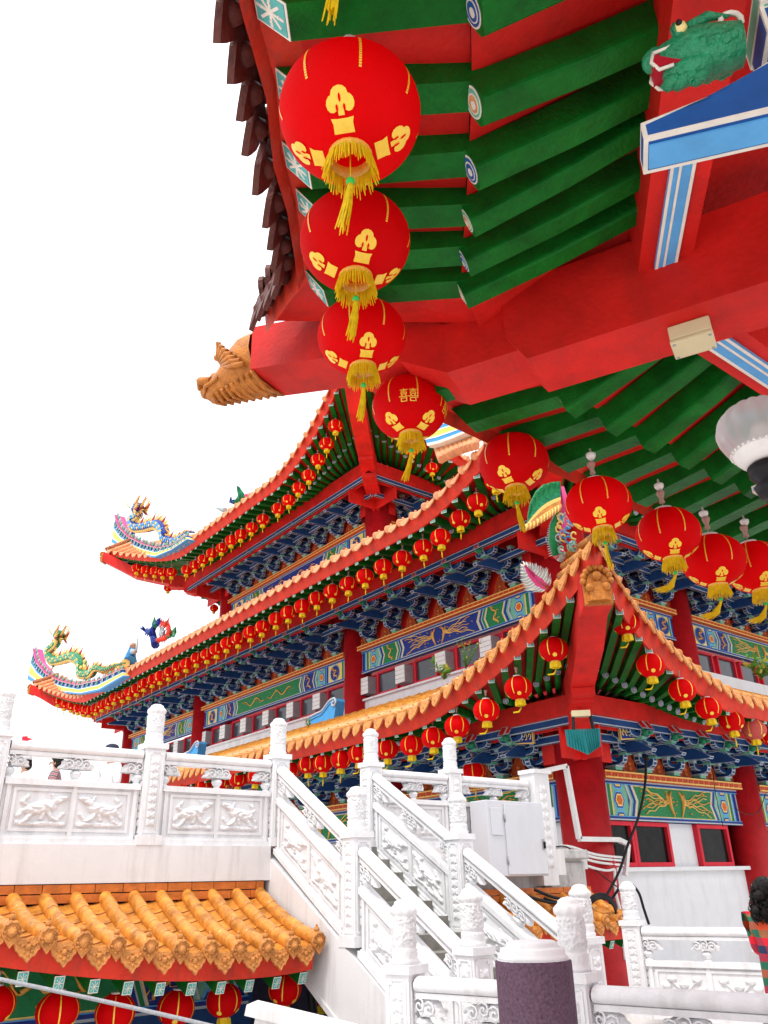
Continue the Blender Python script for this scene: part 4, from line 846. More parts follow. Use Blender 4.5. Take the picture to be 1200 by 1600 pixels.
def make_lantern(near, sway, happy=False, faded=False):
    rnd = random.Random(3 + int(near) + int(sway * 10) + happy)
    root = thing('lantern', 'x', 'lantern', (0, 0, 0)); zb = -R0 * SQZ * .955; rb = R0 * .30; Z0 = V((0, 0, 0))
    mb = shade_mesh(near)
    for k in range(8 if near else 6):
        th = 2 * pi * k / (8 if near else 6) + .3
        if near:
            for j in range(27):
                z1 = .88 - .045 * j; mb.add([on_ball(th - .018 / sqrt(1 - z * z), z, 1.012) if q == 0 else on_ball(th + .018 / sqrt(1 - z * z), z, 1.012) for q, z in ((0, z1), (1, z1), (1, z1 - .033), (0, z1 - .033))], [(0, 1, 2, 3)], 1)
        else:
            for j in range(10):
                z1, z2 = .9 - .15 * j, .75 - .15 * j; mb.add([on_ball(th - .035, z1, 1.01), on_ball(th + .035, z1, 1.01), on_ball(th + .035, z2, 1.01), on_ball(th - .035, z2, 1.01)], [(0, 1, 2, 3)], 1)
    if near:
        for k in range(4): patch(mb, 2 * pi * k / 4 + (-2.28 + .785 if happy else .75), -.75, CLOVER, .335, 0, 1.016, 1); patch(mb, 2 * pi * k / 4 + (-2.28 + .785 if happy else .75), -.75, DROPS, .335, 0, 1.022, 0)
        if happy: patch(mb, -2.30, -.24, HAPPY, .25, 0, 1.018, 1); patch(mb, -.9, -.24, HAPPY, .25, 0, 1.018, 1)
    else:
        for k in range(4): patch(mb, 2 * pi * k / 4 + .75, -.62, [blobp(0, 0, .5, .45, 8)], .30, 0, 1.02, 1)
    mb.build('shade', ['lantern_faded' if faded else 'lantern_red', 'lantern_gold'], root, Z0)
    sg = 20 if near else 10
    mb = MB(); mb.lathe([(rb * .95, R0 * SQZ * .94), (rb * .95, R0 * SQZ * 1.05), (rb * .8, R0 * SQZ * 1.06)], Z0, sg, 0); mb.build('cap', ['metal_white'], root, Z0)
    mb = MB(); zt = R0 * SQZ * 1.06
    mb.tube([(0, 0, zt), (0, 0, zt + .10)], .004, 5, 0); mb.lathe([(.004, zt + .04), (.022, zt + .05), (.014, zt + .08), (.03, zt + .12), (.03, zt + .14)], Z0, 10, 0)
    mb.build('hook', ['hook_brown'], root, Z0)
    mb = MB(); mb.lathe([(rb * .93, zb + .02), (rb * 1.03, zb + .01), (rb * 1.03, zb - .022), (rb * .93, zb - .022), (rb * .90, zb + .02)], Z0, sg, 0, cap=False); mb.build('collar', ['gold'], root, Z0)
    mb = MB()
    if near: strands(mb, 64, rb, zb - .012, .085, .018, .0030, rnd); strands(mb, 64, rb * .97, zb - .012, .08, .008, .0028, rnd)
    else: mb.lathe([(rb * 1.05, zb - .01), (rb * 1.12, zb - .05), (rb * 1.18, zb - .10), (rb * .9, zb - .10), (rb * .3, zb - .05)], Z0, 12, 0, False, None, lambda a, z, r: .012 * cos(a * 6))
    mb.build('fringe', ['fringe_yellow'], root, Z0)
    mb = MB(); z1 = zb - .10; dr = V((-SQ * .9, SQ * .6, 0)) * sway   # wind pushes the tassels to the left
    if near:
        mb.tube([(0, 0, zb + .05), (0, 0, z1)], .0025, 4, 1); mb.ball((0, 0, z1 - .012), .015, 2, 10)
        mb.tube([V((0, 0, z1 - .024)), V((0, 0, z1 - .055)) + dr * .02], [.009, .012], 6, 0)
        for i in range(22):
            a = 2 * pi * i / 22; o = V((cos(a), sin(a), 0)); w_ = rnd.uniform(.6, 1.25); L_ = .19 * rnd.uniform(.8, 1.1); p0 = V((0, 0, z1 - .045)) + dr * .015
            mb.tube([p0 + o * .007, p0 + o * .012 - Z3 * L_ * .4 + dr * .07 * w_, p0 + o * .016 * w_ - Z3 * L_ * (1 - .45 * sway) + dr * .2 * w_], [.004, .0042, .002], 3, 0, False, False)
    else:
        p0 = V((0, 0, z1 + .02)); mb.tube([p0, p0 - Z3 * .05], .006, 4, 0); mb.ball(p0 - Z3 * .06, .012, 2, 6)
        mb.tube([p0 - Z3 * .06, p0 - Z3 * .12 + dr * .06, p0 - Z3 * (.22 - .1 * sway) + dr * .2], [.010, .015, .012], 5, 0)
    mb.build('tassel', ['fringe_yellow', 'fringe_yellow', 'bead_green'], root, Z0); return root
PROTO = {k: make_lantern(*a) for k, a in {'n0': (True, .15), 'n1': (True, .9), 'nh': (True, .3, True), 'f0': (False, .1), 'f1': (False, .9), 'ff': (False, .1, False, True)}.items()}
used_p = set()
def lantern(kind, pos, label, group, sc=1.0, rz=None):
    rz = random.uniform(0, 6.28) if rz is None else rz
    tl = (random.uniform(-.05, .05), random.uniform(-.05, .05))
    p = PROTO[kind]
    if kind not in used_p:
        used_p.add(kind); p.location = pos; p.rotation_euler = (0, 0, 0); p.scale = (sc, sc, sc); p['label'] = label; p['group'] = group; return p
    return dup(p, pos, rz if kind in ('n0', 'f0', 'ff') else 0, sc, label, group, tl)
# under the near pavilion
G = 'large lanterns under the near pavilion eave'
NL = [('n0', (547, 180), 218, 'biggest red lantern, uppermost under the dark tile eave, open fringe seen from below'), ('n0', (555, 378), 170, 'red lantern right below the biggest one, its ring hiding the third'), ('n0', (565, 526), 136, 'third red lantern down, hanging before the red hip beam with golden dragon head'),
      ('nh', (640, 638), 116, 'red lantern with gold double happiness sign below the red hip beam'), ('n0', (803, 724), 108, 'red lantern beside the blue striped ridge, straight tassel, right of the lettered one'), ('n0', (935, 789), 103, 'red lantern hanging right above the orange plate of the annex roof corner'),
      ('n1', (1044, 835), 101, 'red lantern with tassel blown left, between annex corner and the overlapping pair'), ('n1', (1115, 876), 100, 'partly covered red lantern, second from right edge, tassel blown left'), ('n1', (1180, 886), 98, 'red lantern cut by the right edge of the row, under the glass lamp')]
NPOS = []
for k, (kd, px, dia, lb) in enumerate(NL):
    d = FPX * .46 / dia
    if k >= 5: d = [4.98, 5.18, 5.42, 5.66][k - 5]
    p = dep(px[0], px[1], d); NPOS.append(p); lantern(kd, p, lb, G, d * dia / FPX / .46 / (1 + .25 * ((px[0] - 600) / FPX) ** 2))
lantern('n0', dep(530, -152, FPX * .46 / 250), 'lantern above the picture with only its yellow tassel in view', G)
for k, p in enumerate(NPOS):   # white hook plates
    mb = MB(); mb.lathe([(.016, -.02), (.03, 0), (.032, .02), (.018, .028), (.008, .03), (.006, .06)], (p.x, p.y, p.z + .345), 12, 0); o = mb.build('hook_plate', ['metal_white'], pav)
def row(S, positions, inset, drop, sc, where, group, kinds=('f0',)):
    n = len(positions)
    for i, a in enumerate(positions):
        p = S.eave(a, inset, drop); lb = '%s small red lantern from the near corner, %s' % (ordn(i + 1), where)
        lantern(kinds[i % len(kinds)] if not callable(kinds) else kinds(i), p + V((random.uniform(-.03, .03), random.uniform(-.03, .03), random.uniform(-.04, .03))), lb, group, sc)
row(mL, [-2.2 + .80 * k for k in range(41)], .55, -.60, 1.13, "left side of the hall's middle roof", 'lanterns along the middle roof eave')
row(uL, [-2.6 + .78 * k for k in range(7)] + [3.2 + .78 * k for k in range(9)] + [11.0 + .75 * k for k in range(5)], .6, -.73, 1.06, "left side of the hall's upper roof", 'lanterns along the upper roof eave')
row(uR, [-2.3 + 1.1 * k for k in range(4)], .6, -.75, .95, "right side of the hall's upper roof", 'lanterns along the upper roof eave')
row(uB, [-2.0, 0.5, 2.0], .6, -.75, .9, 'far end of the upper roof', 'lanterns along the upper roof eave')
row(mB, [-2.5, .5, 2.5], .6, -.75, .9, 'far end of the middle roof', 'lanterns along the middle roof eave', ('f0', 'f0', 'ff'))
PLp = [(865, 1015), (810, 1075), (760, 1110), (714, 1135), (677, 1153), (643, 1165), (605, 1171), (560, 1178), (533, 1187), (505, 1193), (481, 1195), (452, 1203), (425, 1206), (400, 1213), (372, 1218), (346, 1222), (318, 1228), (292, 1231)]
for i, q in enumerate(PLp):
    x = 12.23 - 2.28 + .36 - (.6 * max(0, 1 - i / 4)); lantern('f1' if i < 8 else 'f0', onx(q[0], q[1], x), '%s red lantern from the corner on the left eave of the annex roof' % ordn(i + 1), 'lanterns along the annex roof eave', 1.0)
PRp = [(977, 973), (1017, 1040), (1066, 1079), (1107, 1107), (1143, 1127), (1178, 1140), (1206, 1150)]
for i, q in enumerate(PRp):
    y = 9.8 - 2.28 + .30 - (.75 * max(0, 1 - i / 4)); lantern('ff' if i == 5 else ('f1' if i < 4 else 'f0'), ony(q[0], q[1], y), ('faded pale red lantern near the end of the annex right eave' if i == 5 else '%s red lantern from the corner on the right eave of the annex roof' % ordn(i + 1)), 'lanterns along the annex roof eave', .98)
lantern('f0', dep(740, 1206, 15.5), 'dim red lantern hanging inside the annex behind the marble post', 'lanterns inside the annex')
for i, (q, d) in enumerate((((90, 1580), 66), ((180, 1582), 62), ((275, 1575), 58), ((350, 1563), 55), ((445, 1546), 52), ((505, 1546), 50), ((-8, 1570), 62))):
    lb = ['second lantern from the left under the orange gate eave, behind the grey cable', 'third lantern from the left under the orange gate eave', 'fourth lantern from the left under the orange gate eave', 'fifth lantern from the left under the orange gate eave, cable just below it', 'red lantern at the right end of the gate eave, above the white parapet', 'half hidden red lantern under the stair flank, yellow fringe showing', 'leftmost lantern under the gate eave, cut by the picture edge'][i]
    y = 8.1 if i < 5 or i == 6 else 8.4; p = ony(q[0], q[1], y); dp = (p - CAM).dot(AF); lantern('f0', p, lb, 'lanterns under the orange gate eave', dp * d / FPX / .46)
for k, p in PROTO.items():
    if k not in used_p: print('unused', k)
# ------------------------------------------------------------------ ground, terrace, stairs
mb = MB(); mb.add([(-400, -400, 0), (400, -400, 0), (400, 400, 0), (-400, 400, 0)], [(0, 1, 2, 3)]); struct(mb.build('ground', ['paving'], None, V((0, 0, 0))))
TZ = 2.12
mb = MB(); mb.obox((-1.0, 25, TZ - .16), X3 * 6.3, Y3 * 16.05, Z3 * .12); mb.obox((8.2, 9.15, TZ - .16), X3 * 2.9, Y3 * .2, Z3 * .12); struct(mb.build('terrace_floor', ['paving'], None, V((0, 0, 0))))
tw = thing('terrace_wall', 'white stained terrace wall carrying the carved balustrade above the orange gate roof', 'wall', (2.0, 8.9, 0))
mb = MB(); mb.obox((0.1, 8.93, TZ - .18), X3 * 5.06, Y3 * .16, Z3 * .18); mb.build('ledge', ['white_wall'], tw)
mb = MB(); mb.obox((0.1, 9.05, .88), X3 * 5.0, Y3 * .1, Z3 * .88, 0); mb.obox((0.1, 8.95, 1.2), X3 * 5.0, Y3 * .02, Z3 * .25, 1); mb.build('wall', ['blue_dark', 'red_paint'], tw)
frieze((0.4, 8.90, .55), X3, -Y3, 4.6, .75, 'green', 'blue', False, 'dragon').build('frieze', FMATS, tw)
mb = MB(); mb.obox((6.05, 9.07, .9), X3 * 1.0, Y3 * .08, Z3 * .9); mb.build('shade_backing', ['cloth_dark'], tw)  # added dark sheet, its colour standing in for the shade under the stair
tw2 = thing('terrace_wall', 'white terrace ledge right of the stairs, under the metal cabinet', 'wall', (8.5, 8.9, 0))
mb = MB(); mb.obox((8.6, 8.93, TZ - .18), X3 * 1.75, Y3 * .16, Z3 * .18); mb.build('ledge', ['white_wall'], tw2)
mb = MB(); mb.obox((8.6, 9.05, .88), X3 * 1.75, Y3 * .1, Z3 * .88, 0); mb.build('wall', ['concrete'], tw2)
XL, XR, YA, YB, YF = 5.29, 6.75, 8.9, 7.24, 5.58
ZB, ZF = 1.13, .13
SL = (TZ - ZF) / (YA - YF)
st = thing('staircase', 'white outdoor stair rising from the walkway to the upper terrace', 'staircase', ((XL + XR) / 2, YF, 0))
mb = MB(); n = 13
for i in range(n):
    y0 = YF + (YA - YF) * i / n; zt = ZF + (TZ - ZF) * (i + 1) / n; mb.obox(((XL + XR) / 2, y0 + .2, zt - .16), X3 * (XR - XL - .24) / 2, Y3 * .2, Z3 * .159)
mb.build('steps', ['grey_brick'], st)
for x, nm in ((XL, 0), (XR, 1)):
    mb = MB(); pl = [(YA + .1, TZ - .01), (YA + .1, TZ - .74), (YF - .15, ZF - .75), (YF - .15, ZF - .06)]
    mb.prism(pl, (x - .13, 0, 0), Y3, Z3, X3, .26, 0); pl2 = [(YA + .1, TZ - .70), (YA + .1, TZ - .76), (YF - .15, ZF - .77), (YF - .15, ZF - .71)]
    mb.prism(pl2, (x - .155, 0, 0), Y3, Z3, X3, .31, 0); mb.build('stair_flank', ['white_wall'], st)
# ---- carved stone: relief height functions on a unit square
def cap_d(x, y, a, b):
    ax, ay = a; bx, by = b; dx, dy = bx - ax, by - ay; t = max(0, min(1, ((x - ax) * dx + (y - ay) * dy) / (dx * dx + dy * dy + 1e-9)))
    return sqrt((x - ax - t * dx) ** 2 + (y - ay - t * dy) ** 2)
BEAST = [((.30, .50), (.62, .60), .17, 1), ((.62, .62), (.82, .80), .09, .9), ((.80, .80), (.92, .84), .07, .9), ((.60, .50), (.70, .28), .055, .8), ((.70, .28), (.80, .22), .05, .8), ((.55, .5), (.50, .25), .05, .7), ((.32, .45), (.22, .22), .06, .8), ((.22, .22), (.14, .14), .05, .8),
         ((.25, .55), (.10, .70), .05, .7), ((.10, .70), (.20, .88), .05, .7), ((.72, .75), (.66, .92), .03, .8), ((.05, .12), (.30, .10), .07, .6), ((.40, .10), (.62, .12), .07, .6), ((.72, .12), (.94, .10), .07, .6), ((.80, .22), (.92, .40), .05, .5), ((.05, .3), (.12, .45), .05, .5)]
FLOWER = [((.2, .05), (.5, .35), .03, .6), ((.5, .35), (.8, .75), .03, .6), ((.5, .35), (.25, .75), .03, .6)] + [((x, y), (x + .01, y), .10, 1) for x, y in ((.25, .8), (.5, .62), (.8, .8), (.7, .35), (.3, .4), (.12, .6), (.9, .5), (.45, .15))]
VINE = [((.5 + .16 * sin(i * .8), i / 26), (.5 + .16 * sin((i + 1) * .8), (i + 1) / 26), .10, .6) for i in range(26)] + [((.5, (i + .5) / 9), (.5 + q * .34, (i + .5 + w_) / 9), .13, 1) for i in range(9) for q in (-1, 1) for w_ in (.30, .02, -.22)] + [((.5, (i + .5) / 9), (.5, (i + .52) / 9), .2, 1) for i in range(9)]
def relief(x, y, caps, asp=1.0):
    h = 0
    for a, b, r, k in caps:
        d = cap_d(x, y, a, b) / r if asp == 1.0 else cap_d(x, y * asp, (a[0], a[1] * asp), (b[0], b[1] * asp)) / r
        if d < 1: h = max(h, k * sqrt(1 - d * d))
    if h > 0: h *= .78 + .35 * noise.noise(V((x * 13, y * 13, 3.1)))
    return h
class Run:
    """local (along, up, out) -> world, sheared by the slope"""
    def __init__(s, p, d, slope=0.0, out=None):
        s.p = V(p); s.d = V(d).normalized(); s.k = slope; s.n = V((s.d.y, -s.d.x, 0)) if out is None else V(out)
    def __call__(s, u, v, w_): return s.p + s.d * u + Z3 * (v + s.k * u) + s.n * w_
def rbox(mb, R, u0, u1, v0, v1, w0, w1, mi=0):
    vs = [R(u, v, w_) for w_ in (w0, w1) for v in (v0, v1) for u in (u0, u1)]
    mb.add(vs, [(0, 2, 3, 1), (4, 5, 7, 6), (0, 1, 5, 4), (2, 6, 7, 3), (0, 4, 6, 2), (1, 3, 7, 5)], mi)
def rpatch(mb, R, u0, u1, v0, v1, w0, hgt, caps, nu, nv, mirror=False, asp=1.0):
    def fn(s, t):
        x = 1 - s if mirror else s; e = 1 if (0 < s < 1 and 0 < t < 1) else 0
        return R(lerp(u0, u1, s), lerp(v0, v1, t), w0 + e * hgt * relief(x, t, caps, asp))
    mb.grid(fn, nu, nv, 0, True)
def cloud_parts(mb, R, uc, v0, v1, half=0):
    """fan shaped cloud on a small vase"""
    h = v1 - v0; vv = v0
    prof = [(0, .055), (.1, .03), (.2, .05), (.32, .062), (.42, .05), (.46, .035)]
    for i in range(len(prof) - 1):
        pts = []
        for k, r in (prof[i], prof[i + 1]): pts += [R(uc + r * cos(a), vv + k * h, r * sin(a)) for a in [2 * pi * j / 14 for j in range(14)]]
        mb.add(pts, [(j, (j + 1) % 14, 14 + (j + 1) % 14, 14 + j) for j in range(14)], 0, True)
    W_ = .185; vb = v0 + h * .44; hh = v1 - vb
    def outline(t):
        a = pi * t; lob = 1 + .07 * cos(a * 9); return (-W_ * cos(a) * lob, hh * (.12 + .86 * sin(a) ** .8 * lob))
    for sg in (-1, 1):
        def fn(s, t):
            x, y = outline(s); x *= t; y = lerp(hh * .1, y, t)
            if half: x = abs(x) * half
            ht = .030 + .022 * cos(t * 1.4) + .010 * sin(t * 16 + 2 * sin(s * 9)) + .006 * noise.noise(V((x * 50, y * 50, sg)))
            if t > .97: ht = 0
            return R(uc + x, vb + y, sg * ht)
        mb.grid(fn, 30, 9, 0, True)
        for cx in (-.09, .09, 0):
            if half and cx * half < 0: continue
            cy = hh * (.45 if cx else .62); pts = [R(uc + cx + (.008 + .0042 * k) * cos(k * .8), vb + cy + (.008 + .0042 * k) * sin(k * .8), sg * .056) for k in range(12)]; mb.tube(pts, .008, 5, 0)
def make_panel(name, label, p, d, L, slope=0.0, out=1, caps=BEAST, group=None, fine=True):
    R = Run(p, d, slope); 
    if out < 0: R.n = -R.n
    root = thing('stone_balustrade', label, 'balustrade', V(p), group)
    mb = MB(); ns = 16; pr = []
    for i in range(ns): a = 2 * pi * i / ns; pr.append((.925 + .062 * sin(a) * (1 if sin(a) > 0 else .8), .085 * cos(a)))
    vs = [R(u, v, w_) for u in (0.0, L) for v, w_ in pr]; mb.add(vs, [(k, (k + 1) % ns, ns + (k + 1) % ns, ns + k) for k in range(ns)], 0, True)
    rbox(mb, R, 0, L, .845, .882, -.06, .06); mb.build('rail', ['white_stone'], root)
    for uc, hf in ((.13, 1), (L / 2, 0), (L - .13, -1)):
        mb = MB(); cloud_parts(mb, R, uc - (.1 * hf if hf else 0), .615, .85, hf); mb.build('cloud_bracket', ['white_stone'], root)
    mb = MB(); rbox(mb, R, 0, L, 0, .055, -.10, .10); rbox(mb, R, .03, L - .03, .055, .085, -.085, .085); rbox(mb, R, 0, L, .555, .615, -.085, .085); rbox(mb, R, 0, L, .085, .555, -.045, .045)
    mb.build('panel', ['white_stone'], root)
    m = .15; g = .10; w2 = (L - 2 * m - g) / 2
    mb = MB()
    for s in (-1, 1):
        # raised frames
        for u0, u1, v0, v1 in ((.03, .07, .085, .555), (L - .07, L - .03, .085, .555), (L / 2 - .022, L / 2 + .022, .085, .555)): rbox(mb, R, u0, u1, v0, v1, s * .046, s * .066)
        for k in (0, 1):
            u0 = m + k * (w2 + g); u1 = u0 + w2
            for a0, a1, b0, b1 in ((u0 - .05, u1 + .05, .12, .15), (u0 - .05, u1 + .05, .50, .53), (u0 - .05, u0 - .02, .15, .50), (u1 + .02, u1 + .05, .15, .50)): rbox(mb, R, a0, a1, b0, b1, s * .046, s * .062)
    mb.build('frame', ['white_stone'], root)
    for k in (0, 1):
        u0 = m + k * (w2 + g); mb = MB(); nn = 60 if fine else 24; rpatch(mb, R, u0, u0 + w2, .155, .495, .046, .06, caps, nn, nn, k == 1); mb.build('relief', ['white_stone'], root)
    return root
def make_post(rot):
    root = thing('newel_post', 'x', 'post', (0, 0, 0)); O = V((0, 0, 0)); h = .108; u = V((cos(rot), sin(rot), 0)); v = V((-sin(rot), cos(rot), 0))
    mb = MB(); mb.obox((0, 0, .05), u * (h + .03), v * (h + .03), Z3 * .05); mb.obox((0, 0, .53), u * h, v * h, Z3 * .47); mb.obox((0, 0, 1.03), u * (h + .022), v * (h + .022), Z3 * .03)
    for d, t in ((u, v), (v, u), (-u, v), (-v, u)):
        o = d * h
        for a0, a1, b0, b1 in ((-.085, -.07, .14, .96), (.07, .085, .14, .96), (-.085, .085, .12, .14), (-.07, -.045, .93, .96), (.045, .07, .93, .96), (-.07, .07, .955, .97)):
            mb.obox(o + t * (a0 + a1) / 2 + Z3 * (b0 + b1) / 2, t * (a1 - a0) / 2, d * .008, Z3 * (b1 - b0) / 2)
    mb.build('pedestal', ['white_stone'], root, O)
    mb = MB()
    for d, t in ((u, v), (v, u), (-u, v), (-v, u)):
        dd = d
        def fn(s, q): 
            e = 1 if 0 < s < 1 and 0 < q < 1 else 0
            return dd * (h + .001 + e * .020 * relief(s, q, VINE, 6.0)) + t * lerp(-.05, .05, s) + Z3 * lerp(.18, .9, q)
        mb.grid(fn, 18, 100, 0, True)
    mb.build('vine_relief', ['white_stone'], root, O)
    mb = MB(); r = .094
    def rf(a, z, rr):
        if .115 < z < .335:
            e = smooth01((z - .115) / .02) * smooth01((.335 - z) / .02); q = V((cos(a) * 2.2, sin(a) * 2.2, z * 22)); sw = noise.noise(q) ; rd = abs(sin((a * 4 + z * 46 + 2.8 * noise.noise(q * 1.5)) * 1.6))
            q2 = noise.noise(V((cos(a) * 5, sin(a) * 5, z * 45))); return e * (.001 + .010 * smooth01((rd - .42) / .16) * (.6 + .4 * smooth01((sw + .2) / .3)) + .003 * q2)
        if .06 < z < .10: return .004 * abs(sin(a * 9))
        if .345 < z < .39: return .004 * cos(a * 10)
        return 0
    pf = [(r + .012, .0), (r + .014, .03), (r + .002, .045), (r + .004, .06), (r + .002, .085), (r + .008, .1)] + [(r - .004, .11 + k * .0078) for k in range(30)] + [(r + .008, .348), (r + .012, .365), (r + .010, .385), (r - .004, .40), (r - .02, .415), (r - .022, .43), (r - .05, .447), (.001, .455)]
    mb.lathe([(a, b + 1.06) for a, b in pf], O, 72, 0, True, None, lambda a, z, rr: rf(a, z - 1.06, rr)); mb.build('carved_cap', ['white_stone'], root, O); return root
post0 = make_post(0.0); first_post = [True]
def post(x, y, z, label, group, rz=0.0):
    if first_post[0]:
        first_post[0] = False; post0.location = (x, y, z); post0['label'] = label; post0['group'] = group; post0.rotation_euler = (0, 0, rz); return post0
    return dup(post0, V((x, y, z)), rz, 1.0, label, group)
GP, GB = 'carved white balustrade posts', 'carved white balustrade panels'
TX = [XL, 3.66, 2.0, .35]
for i, x in enumerate(TX): post(x, YA, TZ, ['white terrace post at the head of the stairs, left of the first stair rail', 'white terrace post between the two beast relief panels', 'white terrace post cut by the left picture edge', 'white terrace post beyond the left picture edge'][i], GP)
post(XL, YB, ZB, 'white post halfway down the stairs on their left side', GP); post(XL, YF, ZF, 'white post at the foot of the left stair rail, behind the corner post', GP)
post(XR, YA, TZ, 'white post at the head of the right stair rail, under the annex lanterns', GP); post(XR, YB, ZB, 'white post halfway down the right stair rail, left of the metal cabinet', GP); post(XR, YF, ZF, 'slimmer looking white post behind the purple bollard, at the foot of the right rail', GP)
post(8.2, 8.9, TZ, 'greyish marble post on the terrace with a dim lantern behind it', GP)
E_, G_, N_ = V((4.44, 5.46, .06)), V((4.80, 4.08, .06)), V((5.16, 2.7, .06)); ra = atan2((G_ - E_).y, (G_ - E_).x)
post(*E_, 'nearest left white post at the bottom of the picture, two carved faces showing', GP, ra); post(*G_, 'tall near white post just right of the purple bollard', GP, ra); post(*N_, 'white post of the near rail beyond the right picture edge', GP, ra)
K_ = V((9.55, 7.1, .14)); KD = V((.30, -1.0, 0)).normalized(); post(*K_, 'white post with banded cap in front of the annex, half hidden by cables', GP, atan2(KD.y, KD.x)); K2 = K_ + KD * 1.75; post(*K2, 'white post of the walkway balustrade beyond the right picture edge', GP, atan2(KD.y, KD.x))
q = .13
for i in range(3): make_panel('p', ['terrace panel with two round beasts nearest to the stairs', 'wide terrace panel with two leaping beasts, people behind it', 'terrace panel beyond the left picture edge'][i], V((TX[i + 1] + q, YA, TZ)), X3, TX[i] - TX[i + 1] - 2 * q, 0, 1, BEAST, GB)
dn = V((0, -1, 0))
make_panel('p', 'upper left stair rail panel, sloping down from the terrace head post', V((XL, YA - q, TZ - SL * q)), dn, YA - YB - 2 * q, -SL, 1, BEAST, GB)
make_panel('p', 'lower left stair rail panel, running down behind the near corner post', V((XL, YB - q, ZB - SL * q)), dn, YB - YF - 2 * q, -SL, 1, BEAST, GB)
make_panel('p', 'upper right stair rail panel with two leaf shaped reliefs', V((XR, YA - q, TZ - SL * q)), dn, YA - YB - 2 * q, -SL, 1, BEAST, GB)
make_panel('p', 'lower right stair rail panel passing in front of the metal cabinet', V((XR, YB - q, ZB - SL * q)), dn, YB - YF - 2 * q, -SL, 1, BEAST, GB)
make_panel('p', 'terrace panel right of the stairs, between head post and marble post', V((XR + q, YA, TZ)), X3, 8.2 - XR - 2 * q, 0, 1, BEAST, GB, False)
make_panel('p', 'terrace panel behind the white metal cabinet', V((8.2 + q, YA, TZ)), X3, 1.42, 0, 1, BEAST, GB, False)
d = (G_ - E_).normalized(); make_panel('p', 'near level rail panel between corner post and purple bollard', E_ + d * q, d, (G_ - E_).length - 2 * q, 0, 1, FLOWER, GB)
make_panel('p', 'near level rail panel along the bottom right edge of the picture', G_ + d * q, d, (N_ - G_).length - 2 * q, 0, 1, FLOWER, GB)
make_panel('p', 'walkway panel with blossom branches in front of the annex wall', K_ + KD * q, KD, 1.75 - 2 * q, 0, 1, FLOWER, GB)
# end pilaster of the terrace balustrade
pl = thing('stone_pilaster', 'tall flat white stone pilaster ending the terrace balustrade beside the cabinet', 'pilaster', (9.98, 8.9, TZ - .5))
mb = MB(); mb.box((9.98, 8.9, 2.42), (.34, .3, 1.6)); mb.box((9.98, 8.88, 3.24), (.40, .34, .06)); R = Run((9.84, 8.749, 1.75), X3); rpatch(mb, R, .06, .22, .1, 1.3, .002, .03, VINE, 14, 60, False, 6); mb.build('shaft', ['white_stone'], pl)
